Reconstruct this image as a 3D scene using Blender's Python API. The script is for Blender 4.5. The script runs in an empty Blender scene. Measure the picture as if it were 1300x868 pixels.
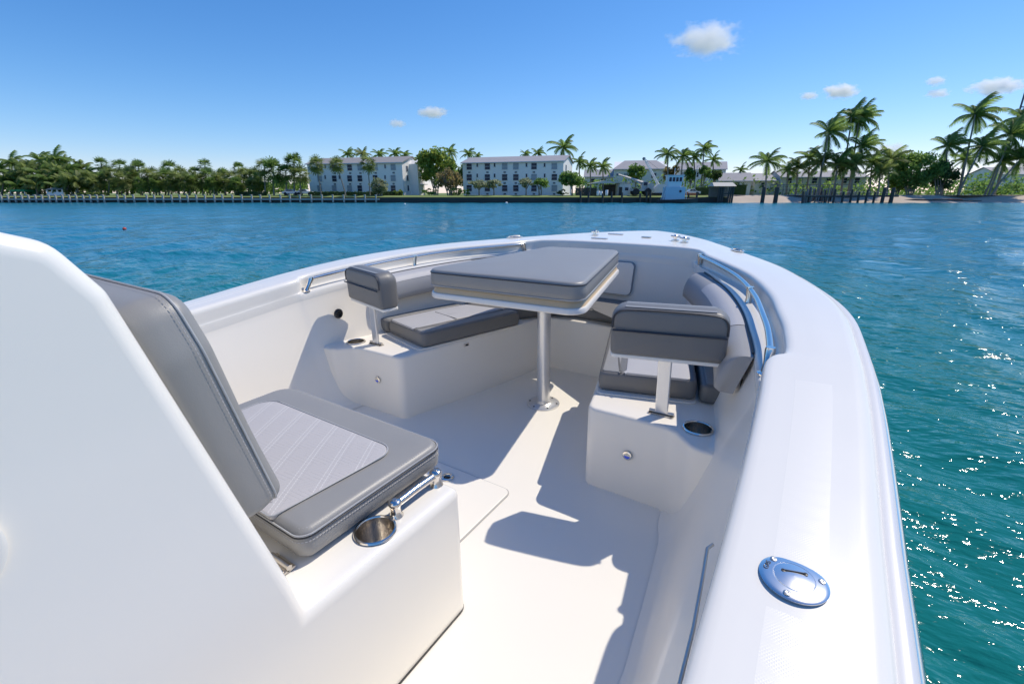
import bpy, bmesh, math, random
import numpy as np
from mathutils import Vector, Matrix

sc = bpy.context.scene
COL = sc.collection
R = math.radians
PI = math.pi

# ------------------------------------------------------------------ camera
YAW, PITCH = R(33.03), R(17.762)
TRIM = R(1.2)                                   # the boat rides slightly bow-up
BM = Matrix.Rotation(TRIM, 4, 'X')              # boat frame -> world (x starboard, y bow, z up)
CAM = BM @ Vector((1.295, 0.0, 1.30))
cd = bpy.data.cameras.new('camera')
cd.sensor_width = 36.0
cd.lens = 36.0 * 590.0 / 1300.0
cd.clip_start, cd.clip_end = 0.03, 9000.0
cam = bpy.data.objects.new('camera', cd)
COL.objects.link(cam)
cam.location = CAM
cam.rotation_euler = (R(90) - PITCH, 0, YAW)
sc.camera = cam

# ------------------------------------------------------------------ sky, sun, exposure
SUN = (BM.to_3x3() @ Vector((0.33, 0.65, 1.0))).normalized()
SUN_EL = math.asin(SUN.z)
SUN_AZ = math.atan2(SUN.x, SUN.y)
w = bpy.data.worlds.new('World')
sc.world = w
w.use_nodes = True
nt = w.node_tree
bg = nt.nodes['Background']
sky = nt.nodes.new('ShaderNodeTexSky')
sky.sky_type = 'NISHITA'
sky.sun_disc = False
sky.sun_elevation = SUN_EL
sky.sun_rotation = SUN_AZ
sky.air_density = 1.0
sky.dust_density = 0.0
sky.ozone_density = 2.0
sky.altitude = 0
# a clearer, deeper blue than the stock clear sky: each channel gets its own curve
sep = nt.nodes.new('ShaderNodeSeparateColor')
com = nt.nodes.new('ShaderNodeCombineColor')
nt.links.new(sky.outputs[0], sep.inputs[0])
SKY_K = 0.148
for ch, (gain, gam) in enumerate(((0.425, 1.50), (0.450, 1.09), (0.60, 0.90))):
    m1 = nt.nodes.new('ShaderNodeMath'); m1.operation = 'MULTIPLY'; m1.inputs[1].default_value = SKY_K
    m2 = nt.nodes.new('ShaderNodeMath'); m2.operation = 'POWER'; m2.inputs[1].default_value = gam
    m3 = nt.nodes.new('ShaderNodeMath'); m3.operation = 'MULTIPLY'; m3.inputs[1].default_value = gain / SKY_K
    nt.links.new(sep.outputs[ch], m1.inputs[0]); nt.links.new(m1.outputs[0], m2.inputs[0]); nt.links.new(m2.outputs[0], m3.inputs[0]); nt.links.new(m3.outputs[0], com.inputs[ch])
nt.links.new(com.outputs[0], bg.inputs[0])
bg.inputs[1].default_value = SKY_K
sl = bpy.data.lights.new('sun', 'SUN')
sl.energy = 2.3
sl.angle = R(0.53)
sl.color = (1.0, 0.915, 0.785)
so = bpy.data.objects.new('sun', sl)
COL.objects.link(so)
so.rotation_euler = SUN.to_track_quat('Z', 'Y').to_euler()
so.location = SUN * 60
vs = sc.view_settings
vs.view_transform = 'Standard'
vs.look = 'None'
vs.gamma = 1.0
vs.use_curve_mapping = False
vs.exposure = 0.73
sc.cycles.max_bounces = 14
sc.cycles.diffuse_bounces = 8
sc.cycles.glossy_bounces = 4
sc.cycles.volume_bounces = 12
sc.cycles.transparent_max_bounces = 8
sc.cycles.caustics_reflective = False
sc.cycles.caustics_refractive = False

# ------------------------------------------------------------------ materials
def new_mat(name):
    m = bpy.data.materials.new(name)
    m.use_nodes = True
    n = m.node_tree
    return m, n, n.nodes['Principled BSDF']

def add(n, t, **kw):
    x = n.nodes.new(t)
    for k, v in kw.items():
        setattr(x, k, v)
    return x

def mat(name, col, rough=0.5, metal=0.0, var=0.06, scale=6.0, bump=0.0, bscale=60.0, bdist=0.002, coat=0.0, spec=0.5, rvar=0.0):
    """principled material with a soft mottling of the colour and an optional fine grain"""
    m, n, p = new_mat(name)
    p.inputs['Roughness'].default_value = rough
    p.inputs['Metallic'].default_value = metal
    p.inputs['Coat Weight'].default_value = coat
    p.inputs['Specular IOR Level'].default_value = spec
    tc = add(n, 'ShaderNodeTexCoord')
    nz = add(n, 'ShaderNodeTexNoise')
    nz.inputs['Scale'].default_value = scale
    nz.inputs['Detail'].default_value = 5
    n.links.new(tc.outputs['Object'], nz.inputs['Vector'])
    mx = add(n, 'ShaderNodeMix', data_type='RGBA')
    mx.inputs[6].default_value = tuple(max(0, c * (1 - var)) for c in col) + (1,)
    mx.inputs[7].default_value = tuple(min(1, c * (1 + var)) for c in col) + (1,)
    n.links.new(nz.outputs['Fac'], mx.inputs[0])
    n.links.new(mx.outputs[2], p.inputs['Base Color'])
    if rvar:
        mr = add(n, 'ShaderNodeMapRange')
        mr.inputs[3].default_value = max(0.02, rough - rvar)
        mr.inputs[4].default_value = rough + rvar
        n.links.new(nz.outputs['Fac'], mr.inputs[0])
        n.links.new(mr.outputs[0], p.inputs['Roughness'])
    if bump:
        b2 = add(n, 'ShaderNodeTexNoise')
        b2.inputs['Scale'].default_value = bscale
        b2.inputs['Detail'].default_value = 3
        n.links.new(tc.outputs['Object'], b2.inputs['Vector'])
        bp = add(n, 'ShaderNodeBump')
        bp.inputs['Strength'].default_value = bump
        bp.inputs['Distance'].default_value = bdist
        n.links.new(b2.outputs['Fac'], bp.inputs['Height'])
        n.links.new(bp.outputs[0], p.inputs['Normal'])
    return m

M = {}
M['gel'] = mat('gelcoat', (0.85, 0.815, 0.745), 0.22, var=0.015, scale=2.5, rvar=0.06, bump=0.03, bscale=3.0, bdist=0.01)
M['liner'] = mat('liner_gelcoat', (0.885, 0.83, 0.735), 0.32, var=0.02, scale=2.5, rvar=0.06, bump=0.03, bscale=4.0, bdist=0.01)
M['sole'] = mat('sole_gelcoat', (0.87, 0.83, 0.75), 0.38, var=0.02, scale=2.5, rvar=0.06, bump=0.10, bscale=260, bdist=0.0008)
M['rubber'] = mat('white_vinyl', (0.66, 0.66, 0.67), 0.4, var=0.03)
M['black'] = mat('black_plastic', (0.02, 0.02, 0.022), 0.4)
M['gap'] = mat('sealant', (0.42, 0.41, 0.40), 0.6)
M['seam'] = mat('dark_seam', (0.30, 0.30, 0.30), 0.6)
M['vinyl'] = mat('grey_vinyl', (0.285, 0.278, 0.265), 0.42, var=0.05, scale=9, bump=0.25, bscale=420, bdist=0.0012, rvar=0.06)
M['vinyl_dark'] = mat('dark_vinyl', (0.175, 0.170, 0.163), 0.45, var=0.05, scale=9, bump=0.25, bscale=420, bdist=0.0012)
M['vinyl_light'] = mat('light_vinyl', (0.46, 0.455, 0.465), 0.5, var=0.03, scale=9, bump=0.25, bscale=420, bdist=0.0012)
M['piping'] = mat('piping', (0.42, 0.42, 0.42), 0.5)
M['dark_piping'] = mat('dark_piping', (0.05, 0.05, 0.055), 0.5)
M['steel'] = mat('stainless', (0.86, 0.80, 0.72), 0.16, metal=1.0, var=0.02, rvar=0.03)
M['chrome'] = mat('polished_chrome', (0.93, 0.89, 0.84), 0.20, metal=1.0, var=0.02, rvar=0.05)
M['brushed'] = mat('brushed_steel', (0.62, 0.58, 0.53), 0.28, metal=1.0, var=0.15, scale=14)
M['cup_steel'] = mat('cup_steel', (0.62, 0.58, 0.53), 0.26, metal=1.0, var=0.12, scale=16)
M['vinyl_mid'] = mat('mid_vinyl', (0.33, 0.328, 0.33), 0.48, var=0.04, scale=9, bump=0.25, bscale=420, bdist=0.0012)
M['alu'] = mat('satin_aluminium', (0.74, 0.74, 0.74), 0.33, metal=0.75, var=0.03, scale=20)
M['tan'] = mat('table_edge_reflection', (0.66, 0.49, 0.29), 0.45, var=0.12, scale=5)  # warm reflection under the cushion, painted into the edge colour
M['screen'] = mat('tinted_acrylic', (0.03, 0.025, 0.05), 0.08)
M['lens'] = mat('lamp_lens', (0.75, 0.70, 0.55), 0.2)
M['lens_blue'] = mat('lamp_blue', (0.10, 0.16, 0.75), 0.2)
M['beige'] = mat('recess_beige', (0.42, 0.39, 0.36), 0.5)

def nonskid():
    m, n, p = new_mat('nonskid_gelcoat')
    p.inputs['Base Color'].default_value = (0.85, 0.815, 0.745, 1)
    p.inputs['Roughness'].default_value = 0.30
    tc = add(n, 'ShaderNodeTexCoord')
    mp = add(n, 'ShaderNodeMapping')
    mp.inputs['Rotation'].default_value = (0, 0, R(40))
    n.links.new(tc.outputs['Object'], mp.inputs['Vector'])
    vo = add(n, 'ShaderNodeTexVoronoi', feature='F1', distance='CHEBYCHEV')
    vo.inputs['Scale'].default_value = 250
    vo.inputs['Randomness'].default_value = 0.0
    n.links.new(mp.outputs[0], vo.inputs['Vector'])
    bp = add(n, 'ShaderNodeBump')
    bp.inputs['Strength'].default_value = 0.25
    bp.inputs['Distance'].default_value = 0.0010
    bp.invert = True
    n.links.new(vo.outputs['Distance'], bp.inputs['Height'])
    n.links.new(bp.outputs[0], p.inputs['Normal'])
    return m
M['nonskid'] = nonskid()

def quilt():
    """light vinyl stitched in paired rows with a fine diamond tooling between them"""
    m, n, p = new_mat('quilted_vinyl')
    p.inputs['Roughness'].default_value = 0.52
    tc = add(n, 'ShaderNodeTexCoord')
    sx = add(n, 'ShaderNodeSeparateXYZ')
    n.links.new(tc.outputs['Object'], sx.inputs[0])
    def mth(op, a, b=None, c=None):
        x = add(n, 'ShaderNodeMath', operation=op)
        for i, v in enumerate((a, b, c)):
            if v is None: continue
            if isinstance(v, (int, float)): x.inputs[i].default_value = v
            else: n.links.new(v, x.inputs[i])
        return x.outputs[0]
    px = mth('ADD', mth('MULTIPLY', sx.outputs['X'], 0.848), mth('MULTIPLY', sx.outputs['Y'], 0.53))
    fx = mth('FRACT', mth('MULTIPLY', px, 13.0))
    d1 = mth('ABSOLUTE', mth('SUBTRACT', fx, 0.42))
    d2 = mth('ABSOLUTE', mth('SUBTRACT', fx, 0.58))
    ln = mth('LESS_THAN', mth('MINIMUM', d1, d2), 0.020)
    dash = mth('GREATER_THAN', mth('FRACT', mth('MULTIPLY', sx.outputs['Y'], 130)), 0.25)
    st = mth('MULTIPLY', ln, dash)
    py_ = mth('SUBTRACT', mth('MULTIPLY', sx.outputs['Y'], 0.848), mth('MULTIPLY', sx.outputs['X'], 0.53))
    ch = mth('PINGPONG', mth('MULTIPLY', py_, 13.0), 0.5)
    dg = mth('FRACT', mth('ADD', mth('MULTIPLY', fx, 3.0), mth('MULTIPLY', ch, 6.0)))
    zz = mth('LESS_THAN', mth('ABSOLUTE', mth('SUBTRACT', dg, 0.5)), 0.14)
    pa = mth('LESS_THAN', mth('MINIMUM', d1, d2), 0.12)
    mx = add(n, 'ShaderNodeMix', data_type='RGBA')
    mx.inputs[6].default_value = (0.50, 0.475, 0.465, 1)
    mx.inputs[7].default_value = (0.62, 0.60, 0.58, 1)
    n.links.new(st, mx.inputs[0])
    n.links.new(mx.outputs[2], p.inputs['Base Color'])
    h = mth('SUBTRACT', mth('MULTIPLY', pa, -0.6), mth('MULTIPLY', zz, 0.7))
    bp = add(n, 'ShaderNodeBump')
    bp.inputs['Strength'].default_value = 0.6
    bp.inputs['Distance'].default_value = 0.0015
    n.links.new(h, bp.inputs['Height'])
    n.links.new(bp.outputs[0], p.inputs['Normal'])
    return m
M['quilt'] = quilt()

def water_mat():
    m, n, p = new_mat('sea_water')
    p.inputs['Roughness'].default_value = 0.06
    p.inputs['IOR'].default_value = 1.333
    tc = add(n, 'ShaderNodeTexCoord')
    big = add(n, 'ShaderNodeTexNoise')
    big.inputs['Scale'].default_value = 0.12
    big.inputs['Detail'].default_value = 4
    n.links.new(tc.outputs['Object'], big.inputs['Vector'])
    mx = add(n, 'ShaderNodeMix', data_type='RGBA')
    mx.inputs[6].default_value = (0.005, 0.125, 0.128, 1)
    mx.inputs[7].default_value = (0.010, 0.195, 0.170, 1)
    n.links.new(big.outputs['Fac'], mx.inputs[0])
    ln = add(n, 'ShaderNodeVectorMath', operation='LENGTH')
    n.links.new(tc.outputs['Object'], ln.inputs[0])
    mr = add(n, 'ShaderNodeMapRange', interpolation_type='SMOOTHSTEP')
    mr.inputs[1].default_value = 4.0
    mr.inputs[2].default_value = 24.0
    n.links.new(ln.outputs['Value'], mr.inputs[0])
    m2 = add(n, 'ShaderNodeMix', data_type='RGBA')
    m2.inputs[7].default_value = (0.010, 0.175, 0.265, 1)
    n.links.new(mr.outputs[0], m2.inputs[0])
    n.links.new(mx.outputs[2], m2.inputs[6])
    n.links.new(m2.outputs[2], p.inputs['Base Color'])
    mq = add(n, 'ShaderNodeMapRange')
    mq.inputs[1].default_value = 10.0
    mq.inputs[2].default_value = 70.0
    mq.inputs[3].default_value = 0.06
    mq.inputs[4].default_value = 0.20
    n.links.new(ln.outputs['Value'], mq.inputs[0])
    n.links.new(mq.outputs[0], p.inputs['Roughness'])
    last = None
    for s, d, st in ((0.9, 0.30, 0.58), (2.3, 0.12, 0.40), (7.5, 0.02, 0.18), (26.0, 0.004, 0.10)):
        mp = add(n, 'ShaderNodeMapping')
        mp.inputs['Rotation'].default_value = (0, 0, R(25 + s))
        mp.inputs['Scale'].default_value = (1.0, 1.9, 1.0)
        n.links.new(tc.outputs['Object'], mp.inputs['Vector'])
        nz = add(n, 'ShaderNodeTexNoise')
        nz.inputs['Scale'].default_value = s
        nz.inputs['Detail'].default_value = 4
        nz.inputs['Roughness'].default_value = 0.55
        n.links.new(mp.outputs[0], nz.inputs['Vector'])
        bp = add(n, 'ShaderNodeBump')
        bp.inputs['Strength'].default_value = st
        bp.inputs['Distance'].default_value = d
        n.links.new(nz.outputs['Fac'], bp.inputs['Height'])
        if last: n.links.new(last, bp.inputs['Normal'])
        last = bp.outputs[0]
    n.links.new(last, p.inputs['Normal'])
    return m
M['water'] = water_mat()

def leaf_mat(name, a, b, scale=0.8):
    m, n, p = new_mat(name)
    p.inputs['Roughness'].default_value = 0.55
    tc = add(n, 'ShaderNodeTexCoord')
    nz = add(n, 'ShaderNodeTexNoise')
    nz.inputs['Scale'].default_value = scale
    nz.inputs['Detail'].default_value = 6
    nz.inputs['Roughness'].default_value = 0.75
    n.links.new(tc.outputs['Object'], nz.inputs['Vector'])
    rp = add(n, 'ShaderNodeValToRGB')
    rp.color_ramp.elements[0].position = 0.35
    rp.color_ramp.elements[1].position = 0.65
    rp.color_ramp.elements[0].color = a + (1,)
    rp.color_ramp.elements[1].color = b + (1,)
    n.links.new(nz.outputs['Fac'], rp.inputs[0])
    n.links.new(rp.outputs[0], p.inputs['Base Color'])
    tr = add(n, 'ShaderNodeBsdfTranslucent')
    n.links.new(rp.outputs[0], tr.inputs['Color'])
    ms = add(n, 'ShaderNodeMixShader')
    ms.inputs[0].default_value = 0.62
    n.links.new(p.outputs[0], ms.inputs[1])
    n.links.new(tr.outputs[0], ms.inputs[2])
    n.links.new(ms.outputs[0], n.nodes['Material Output'].inputs['Surface'])
    return m
M['palm_leaf'] = leaf_mat('palm_leaf', (0.084, 0.174, 0.041), (0.324, 0.444, 0.114))
M['palm_olive'] = leaf_mat('palm_leaf_olive', (0.102, 0.162, 0.043), (0.396, 0.450, 0.144))
M['leaf'] = leaf_mat('leaf_green', (0.090, 0.198, 0.048), (0.324, 0.468, 0.108), 0.6)
M['leaf_bright'] = leaf_mat('leaf_bright', (0.127, 0.260, 0.044), (0.443, 0.480, 0.102), 0.5)
M['leaf_dark'] = leaf_mat('leaf_dark', (0.042, 0.097, 0.032), (0.139, 0.208, 0.065), 0.6)
M['leaf_sage'] = leaf_mat('leaf_sage', (0.174, 0.251, 0.121), (0.480, 0.480, 0.305), 0.6)
M['leaf_rust'] = leaf_mat('leaf_rust', (0.221, 0.185, 0.082), (0.480, 0.368, 0.162), 0.6)
M['bark'] = mat('bark', (0.27, 0.24, 0.20), 0.9, var=0.3, scale=3)
M['grass'] = mat('lawn', (0.17, 0.225, 0.055), 0.9, var=0.35, scale=0.25)
M['sand'] = mat('sand', (0.52, 0.43, 0.34), 0.95, var=0.12, scale=0.5)
M['seawall'] = mat('wet_concrete', (0.045, 0.045, 0.042), 0.8, var=0.35, scale=0.8)
M['post'] = mat('weathered_white_post', (0.42, 0.40, 0.37), 0.8, var=0.15, scale=2)
M['piling'] = mat('dark_timber', (0.060, 0.055, 0.050), 0.85, var=0.3, scale=2)
M['grey_timber'] = mat('grey_timber', (0.20, 0.19, 0.175), 0.85, var=0.25, scale=2)
M['stucco'] = mat('white_stucco', (0.88, 0.86, 0.85), 0.85, var=0.04, scale=0.3)
M['stucco2'] = mat('cream_stucco', (0.70, 0.69, 0.67), 0.85, var=0.05, scale=0.3)
M['roof'] = mat('grey_roof', (0.30, 0.28, 0.27), 0.8, var=0.10, scale=0.7)
M['roof2'] = mat('pale_roof', (0.34, 0.33, 0.34), 0.75, var=0.08, scale=0.7)
M['glass'] = mat('dark_glass', (0.018, 0.028, 0.060), 0.25, var=0.3, scale=1, spec=0.3)
M['frame'] = mat('window_frame', (0.60, 0.62, 0.66), 0.6)
M['blind'] = mat('window_blind', (0.34, 0.37, 0.42), 0.6, var=0.15, scale=2)
M['ac'] = mat('grille', (0.16, 0.17, 0.20), 0.6)
M['tent'] = mat('green_canvas', (0.02, 0.22, 0.10), 0.7)
M['canvas'] = mat('pale_canvas', (0.55, 0.52, 0.46), 0.8)
M['machine'] = mat('machine_paint', (0.55, 0.50, 0.46), 0.6, var=0.15, scale=1.5)
M['tyre'] = mat('tyre', (0.03, 0.03, 0.03), 0.85)
M['ship_white'] = mat('ship_white', (0.70, 0.74, 0.78), 0.4, var=0.05, scale=1)
M['ship_blue'] = mat('ship_blue', (0.42, 0.55, 0.66), 0.4, var=0.05, scale=1)
M['red'] = mat('red_paint', (0.55, 0.07, 0.05), 0.5)
M['orange'] = mat('orange_paint', (0.70, 0.22, 0.08), 0.6)
M['carpaint'] = mat('white_car_paint', (0.72, 0.73, 0.75), 0.25, coat=0.5)
M['pole'] = mat('pole_grey', (0.12, 0.13, 0.15), 0.6)
M['path'] = mat('shell_path', (0.48, 0.43, 0.37), 0.9, var=0.1)

# ------------------------------------------------------------------ mesh helpers
class MB:
    """collects vertices and faces for ONE mesh object"""
    def __init__(s): s.v = []; s.f = []; s.mi = []
    def addv(s, vs, fs, mi=0):
        o = len(s.v)
        s.v += [tuple(v) for v in vs]
        s.f += [tuple(i + o for i in f) for f in fs]
        s.mi += [mi] * len(fs)
        return s
    def box(s, c, d, rz=0.0, mi=0):
        c = Vector(c); hx, hy, hz = d[0] / 2, d[1] / 2, d[2] / 2
        m = Matrix.Rotation(rz, 3, 'Z')
        vs = [c + m @ Vector((x * hx, y * hy, z * hz)) for x in (-1, 1) for y in (-1, 1) for z in (-1, 1)]
        return s.addv(vs, [(0, 1, 3, 2), (4, 6, 7, 5), (0, 4, 5, 1), (2, 3, 7, 6), (0, 2, 6, 4), (1, 5, 7, 3)], mi)
    def tube(s, pts, r, seg=10, cap=True, flat=1.0, mi=0):
        pts = [Vector(p) for p in pts]
        rs = r if isinstance(r, (list, tuple)) else [r] * len(pts)
        vs = []; n = len(pts)
        up0 = None
        for i, p in enumerate(pts):
            t = (pts[min(i + 1, n - 1)] - pts[max(i - 1, 0)]).normalized()
            if up0 is None:
                up0 = Vector((0, 0, 1)) if abs(t.z) < 0.9 else Vector((1, 0, 0))
            a = t.cross(up0)
            if a.length < 1e-4: a = t.cross(Vector((0, 1, 0)))
            a.normalize(); b = a.cross(t).normalized(); up0 = b
            for k in range(seg):
                an = 2 * PI * k / seg
                vs.append(p + a * math.cos(an) * rs[i] + b * math.sin(an) * rs[i] * flat)
        fs = [(i * seg + k, i * seg + (k + 1) % seg, (i + 1) * seg + (k + 1) % seg, (i + 1) * seg + k) for i in range(n - 1) for k in range(seg)]
        if cap:
            fs.append(tuple(range(seg - 1, -1, -1)))
            fs.append(tuple((n - 1) * seg + k for k in range(seg)))
        return s.addv(vs, fs, mi)
    def lathe(s, prof, c=(0, 0, 0), seg=32, mi=0, T=None, cap=True):
        """prof: list of (radius, z)"""
        vs = []; n = len(prof); c = Vector(c)
        for r, z in prof:
            for k in range(seg):
                an = 2 * PI * k / seg
                v = Vector((r * math.cos(an), r * math.sin(an), z))
                vs.append(c + (T @ v if T else v))
        fs = [(i * seg + k, i * seg + (k + 1) % seg, (i + 1) * seg + (k + 1) % seg, (i + 1) * seg + k) for i in range(n - 1) for k in range(seg)]
        if cap and prof[0][0] > 1e-6: fs.append(tuple(range(seg - 1, -1, -1)))
        if cap and prof[-1][0] > 1e-6: fs.append(tuple((n - 1) * seg + k for k in range(seg)))
        return s.addv(vs, fs, mi)
    def prism(s, poly, z0, z1, mi=0, T=None):
        n = len(poly)
        vs = [Vector((x, y, z0)) for x, y in poly] + [Vector((x, y, z1)) for x, y in poly]
        if T: vs = [T @ v for v in vs]
        fs = [(i, (i + 1) % n, n + (i + 1) % n, n + i) for i in range(n)] + [tuple(range(n - 1, -1, -1)), tuple(range(n, 2 * n))]
        return s.addv(vs, fs, mi)
    def grid(s, rows, mi=0, closed=False):
        """rows of equal length -> quad strip surface"""
        m = len(rows[0]); vs = [v for r in rows for v in r]
        fs = []
        for i in range(len(rows) - 1):
            for k in range(m if closed else m - 1):
                k2 = (k + 1) % m
                fs.append((i * m + k, i * m + k2, (i + 1) * m + k2, (i + 1) * m + k))
        return s.addv(vs, fs, mi)
    def build(s, name, material, parent=None, smooth=35, base=None, bevel=0.0, bseg=3, weld=False, fixn=True):
        me = bpy.data.meshes.new(name)
        me.from_pydata(s.v, [], s.f)
        mats = material if isinstance(material, (list, tuple)) else [material]
        for m_ in mats: me.materials.append(m_)
        if len(mats) > 1: me.polygons.foreach_set('material_index', s.mi)
        if bevel or weld or fixn:
            bm = bmesh.new(); bm.from_mesh(me)
            if weld: bmesh.ops.remove_doubles(bm, verts=bm.verts, dist=1e-5)
            if fixn: bmesh.ops.recalc_face_normals(bm, faces=bm.faces)
            if bevel:
                es = [e for e in bm.edges if len(e.link_faces) == 2 and e.calc_face_angle(0) > R(28)]
                bmesh.ops.bevel(bm, geom=es, offset=bevel, segments=bseg, profile=0.5, affect='EDGES', clamp_overlap=True)
            bm.to_mesh(me); bm.free()
        if base is not None: me.transform(Matrix.Translation(-Vector(base)))
        if smooth:
            me.shade_smooth()
            me.set_sharp_from_angle(angle=R(smooth))
        o = bpy.data.objects.new(name, me)
        COL.objects.link(o)
        if parent is not None: o.parent = parent
        return o

def tag(o, label=None, cat=None, group=None, kind=None):
    if label: o['label'] = label
    if cat: o['category'] = cat
    if group: o['group'] = group
    if kind: o['kind'] = kind
    return o

def empty(name, loc=(0, 0, 0), rz=0.0, label=None, cat=None, group=None):
    o = bpy.data.objects.new(name, None)
    o.empty_display_size = 0.2
    COL.objects.link(o)
    o.location = loc
    o.rotation_euler = (0, 0, rz)
    return tag(o, label, cat, group)

def aboard(name, p, label, cat, group=None):
    """an Empty standing on the boat at boat coordinates p"""
    o = empty(name, BM @ Vector(p), 0, label, cat, group)
    o.rotation_euler = (TRIM, 0, 0)
    return o

def crom(pts, n=10, closed=False):
    """Catmull-Rom through points (tuples of any length)"""
    P = [np.array(p, float) for p in pts]; out = []
    N = len(P); rng = N if closed else N - 1
    for i in range(rng):
        p1, p2 = P[i], P[(i + 1) % N]
        p0 = P[(i - 1) % N] if (closed or i > 0) else 2 * p1 - p2
        p3 = P[(i + 2) % N] if (closed or i + 2 < N) else 2 * p2 - p1
        d1 = max(1e-6, np.linalg.norm(p1[:2] - p0[:2])) ** .5; d2 = max(1e-6, np.linalg.norm(p2[:2] - p1[:2])) ** .5; d3 = max(1e-6, np.linalg.norm(p3[:2] - p2[:2])) ** .5
        m1 = (p2 - p1) + d2 * ((p1 - p0) / d1 - (p2 - p0) / (d1 + d2))
        m2 = (p2 - p1) + d2 * ((p3 - p2) / d3 - (p3 - p1) / (d2 + d3))
        for k in range(n):
            t = k / n
            out.append((2 * t**3 - 3 * t**2 + 1) * p1 + (t**3 - 2 * t**2 + t) * m1 + (-2 * t**3 + 3 * t**2) * p2 + (t**3 - t**2) * m2)
    if not closed: out.append(P[-1])
    return out

def rpoly(pts, rad, seg=6):
    """polygon with rounded corners"""
    n = len(pts); out = []
    rr = rad if isinstance(rad, (list, tuple)) else [rad] * n
    for i in range(n):
        p = Vector(pts[i]).to_2d(); a = Vector(pts[i - 1]).to_2d(); b = Vector(pts[(i + 1) % n]).to_2d()
        da = (a - p); db = (b - p); la, lb = da.length, db.length
        da.normalize(); db.normalize()
        ang = da.angle(db)
        r = rr[i]
        if r < 1e-5 or ang > R(178): out.append((p.x, p.y)); continue
        t = min(r / math.tan(ang / 2), la * .48, lb * .48)
        r2 = t * math.tan(ang / 2)
        cdir = (da + db).normalized(); c = p + cdir * (r2 / math.sin(ang / 2))
        s0 = p + da * t - c; e0 = p + db * t - c
        a0 = math.atan2(s0.y, s0.x); a1 = math.atan2(e0.y, e0.x); d = a1 - a0
        while d > PI: d -= 2 * PI
        while d < -PI: d += 2 * PI
        for k in range(seg + 1):
            an = a0 + d * k / seg
            out.append((c.x + r2 * math.cos(an), c.y + r2 * math.sin(an)))
    return out

def resample(poly, step):
    out = []; n = len(poly)
    for i in range(n):
        a = np.array(poly[i]); b = np.array(poly[(i + 1) % n]); d = np.linalg.norm(b - a)
        k = max(1, int(d / step))
        for j in range(k): out.append(tuple(a + (b - a) * j / k))
    return out

def ccw(poly):
    a = sum(poly[i][0] * poly[(i + 1) % len(poly)][1] - poly[(i + 1) % len(poly)][0] * poly[i][1] for i in range(len(poly)))
    return poly if a > 0 else poly[::-1]

def inset(poly, d):
    n = len(poly); out = []
    for i in range(n):
        a = Vector(poly[i - 1]); p = Vector(poly[i]); b = Vector(poly[(i + 1) % n])
        e1 = (p - a); e2 = (b - p)
        if e1.length < 1e-7: e1 = e2
        if e2.length < 1e-7: e2 = e1
        e1 = e1.normalized(); e2 = e2.normalized()
        n1 = Vector((-e1.y, e1.x)); n2 = Vector((-e2.y, e2.x))
        m = n1 + n2
        if m.length < 1e-5: m = n1
        m.normalize()
        k = 1.0 / max(0.5, m.dot(n1))
        out.append((p.x + m.x * d * k, p.y + m.y * d * k))
    return out

def pillow_mb(poly, z0, z1, r=0.02, crown=0.0, T=None, rb=0.008, tuft=None, wob=0.0, seed=1):
    """upholstered slab: poly (ccw), rounded top edge r, rounded bottom rb, softly crowned top"""
    poly = resample(ccw(poly), 0.03)
    rnd = random.Random(seed)
    rows = []
    def ring(d, z, f=0.0):
        pts = inset(poly, d)
        rows.append([Vector((x, y, z)) for x, y in pts])
    ring(rb, z0); ring(0.0, z0 + rb)
    zm = (z0 + rb + z1 - r) / 2
    if z1 - r > z0 + rb + 0.02: ring(-0.004, zm)
    for k in range(0, 6):
        a = PI / 2 * k / 5
        ring(r * (1 - math.cos(a)), z1 - r + r * math.sin(a))
    cx = sum(p[0] for p in poly) / len(poly); cy = sum(p[1] for p in poly) / len(poly)
    last = inset(poly, r)
    for f in (0.85, 0.65, 0.4, 0.15):
        rows.append([Vector((cx + (x - cx) * f, cy + (y - cy) * f, z1 + crown * (1 - f * f))) for x, y in last])
    if wob:
        ph = [rnd.uniform(0, 6.28) for _ in range(4)]
        for rw in rows[2:]:
            for v in rw:
                v.z += wob * (math.sin(v.x * 9 + ph[0]) * math.sin(v.y * 11 + ph[1]) + .6 * math.sin(v.x * 23 + ph[2]) * math.sin(v.y * 19 + ph[3]))
    if T: rows = [[T @ v for v in rw] for rw in rows]
    mb = MB()
    mb.grid(rows, closed=True)
    n = len(poly); L = len(rows)
    mb.f.append(tuple((L - 1) * n + k for k in range(n))); mb.mi.append(0)
    mb.f.append(tuple(range(n - 1, -1, -1))); mb.mi.append(0)
    return mb

def stitch_mb(poly, z, T=None, d=0.0, step=.0085, ln=.0052, w=.0009):
    """a row of separate thread stitches following an outline"""
    poly = ccw(inset(ccw(poly), d)); mb = MB(); acc = 0.0; n = len(poly)
    for i in range(n):
        a = Vector((*poly[i], z)); b = Vector((*poly[(i + 1) % n], z)); L = (b - a).length
        if L < 1e-6: continue
        u = (b - a) / L
        while acc < L:
            p = a + u * acc; q = p + u * ln
            if T: p, q = T @ p, T @ q
            mb.tube([p, q], w, 4); acc += step
        acc -= L
    return mb

def piping_mb(poly, z, r=0.004, T=None, d=0.0):
    poly = resample(ccw(inset(ccw(poly), d)), 0.03)
    pts = [Vector((x, y, z)) for x, y in poly]
    if T: pts = [T @ p for p in pts]
    return MB().tube(pts + [pts[0], pts[1]], r, seg=6, cap=False)

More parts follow.
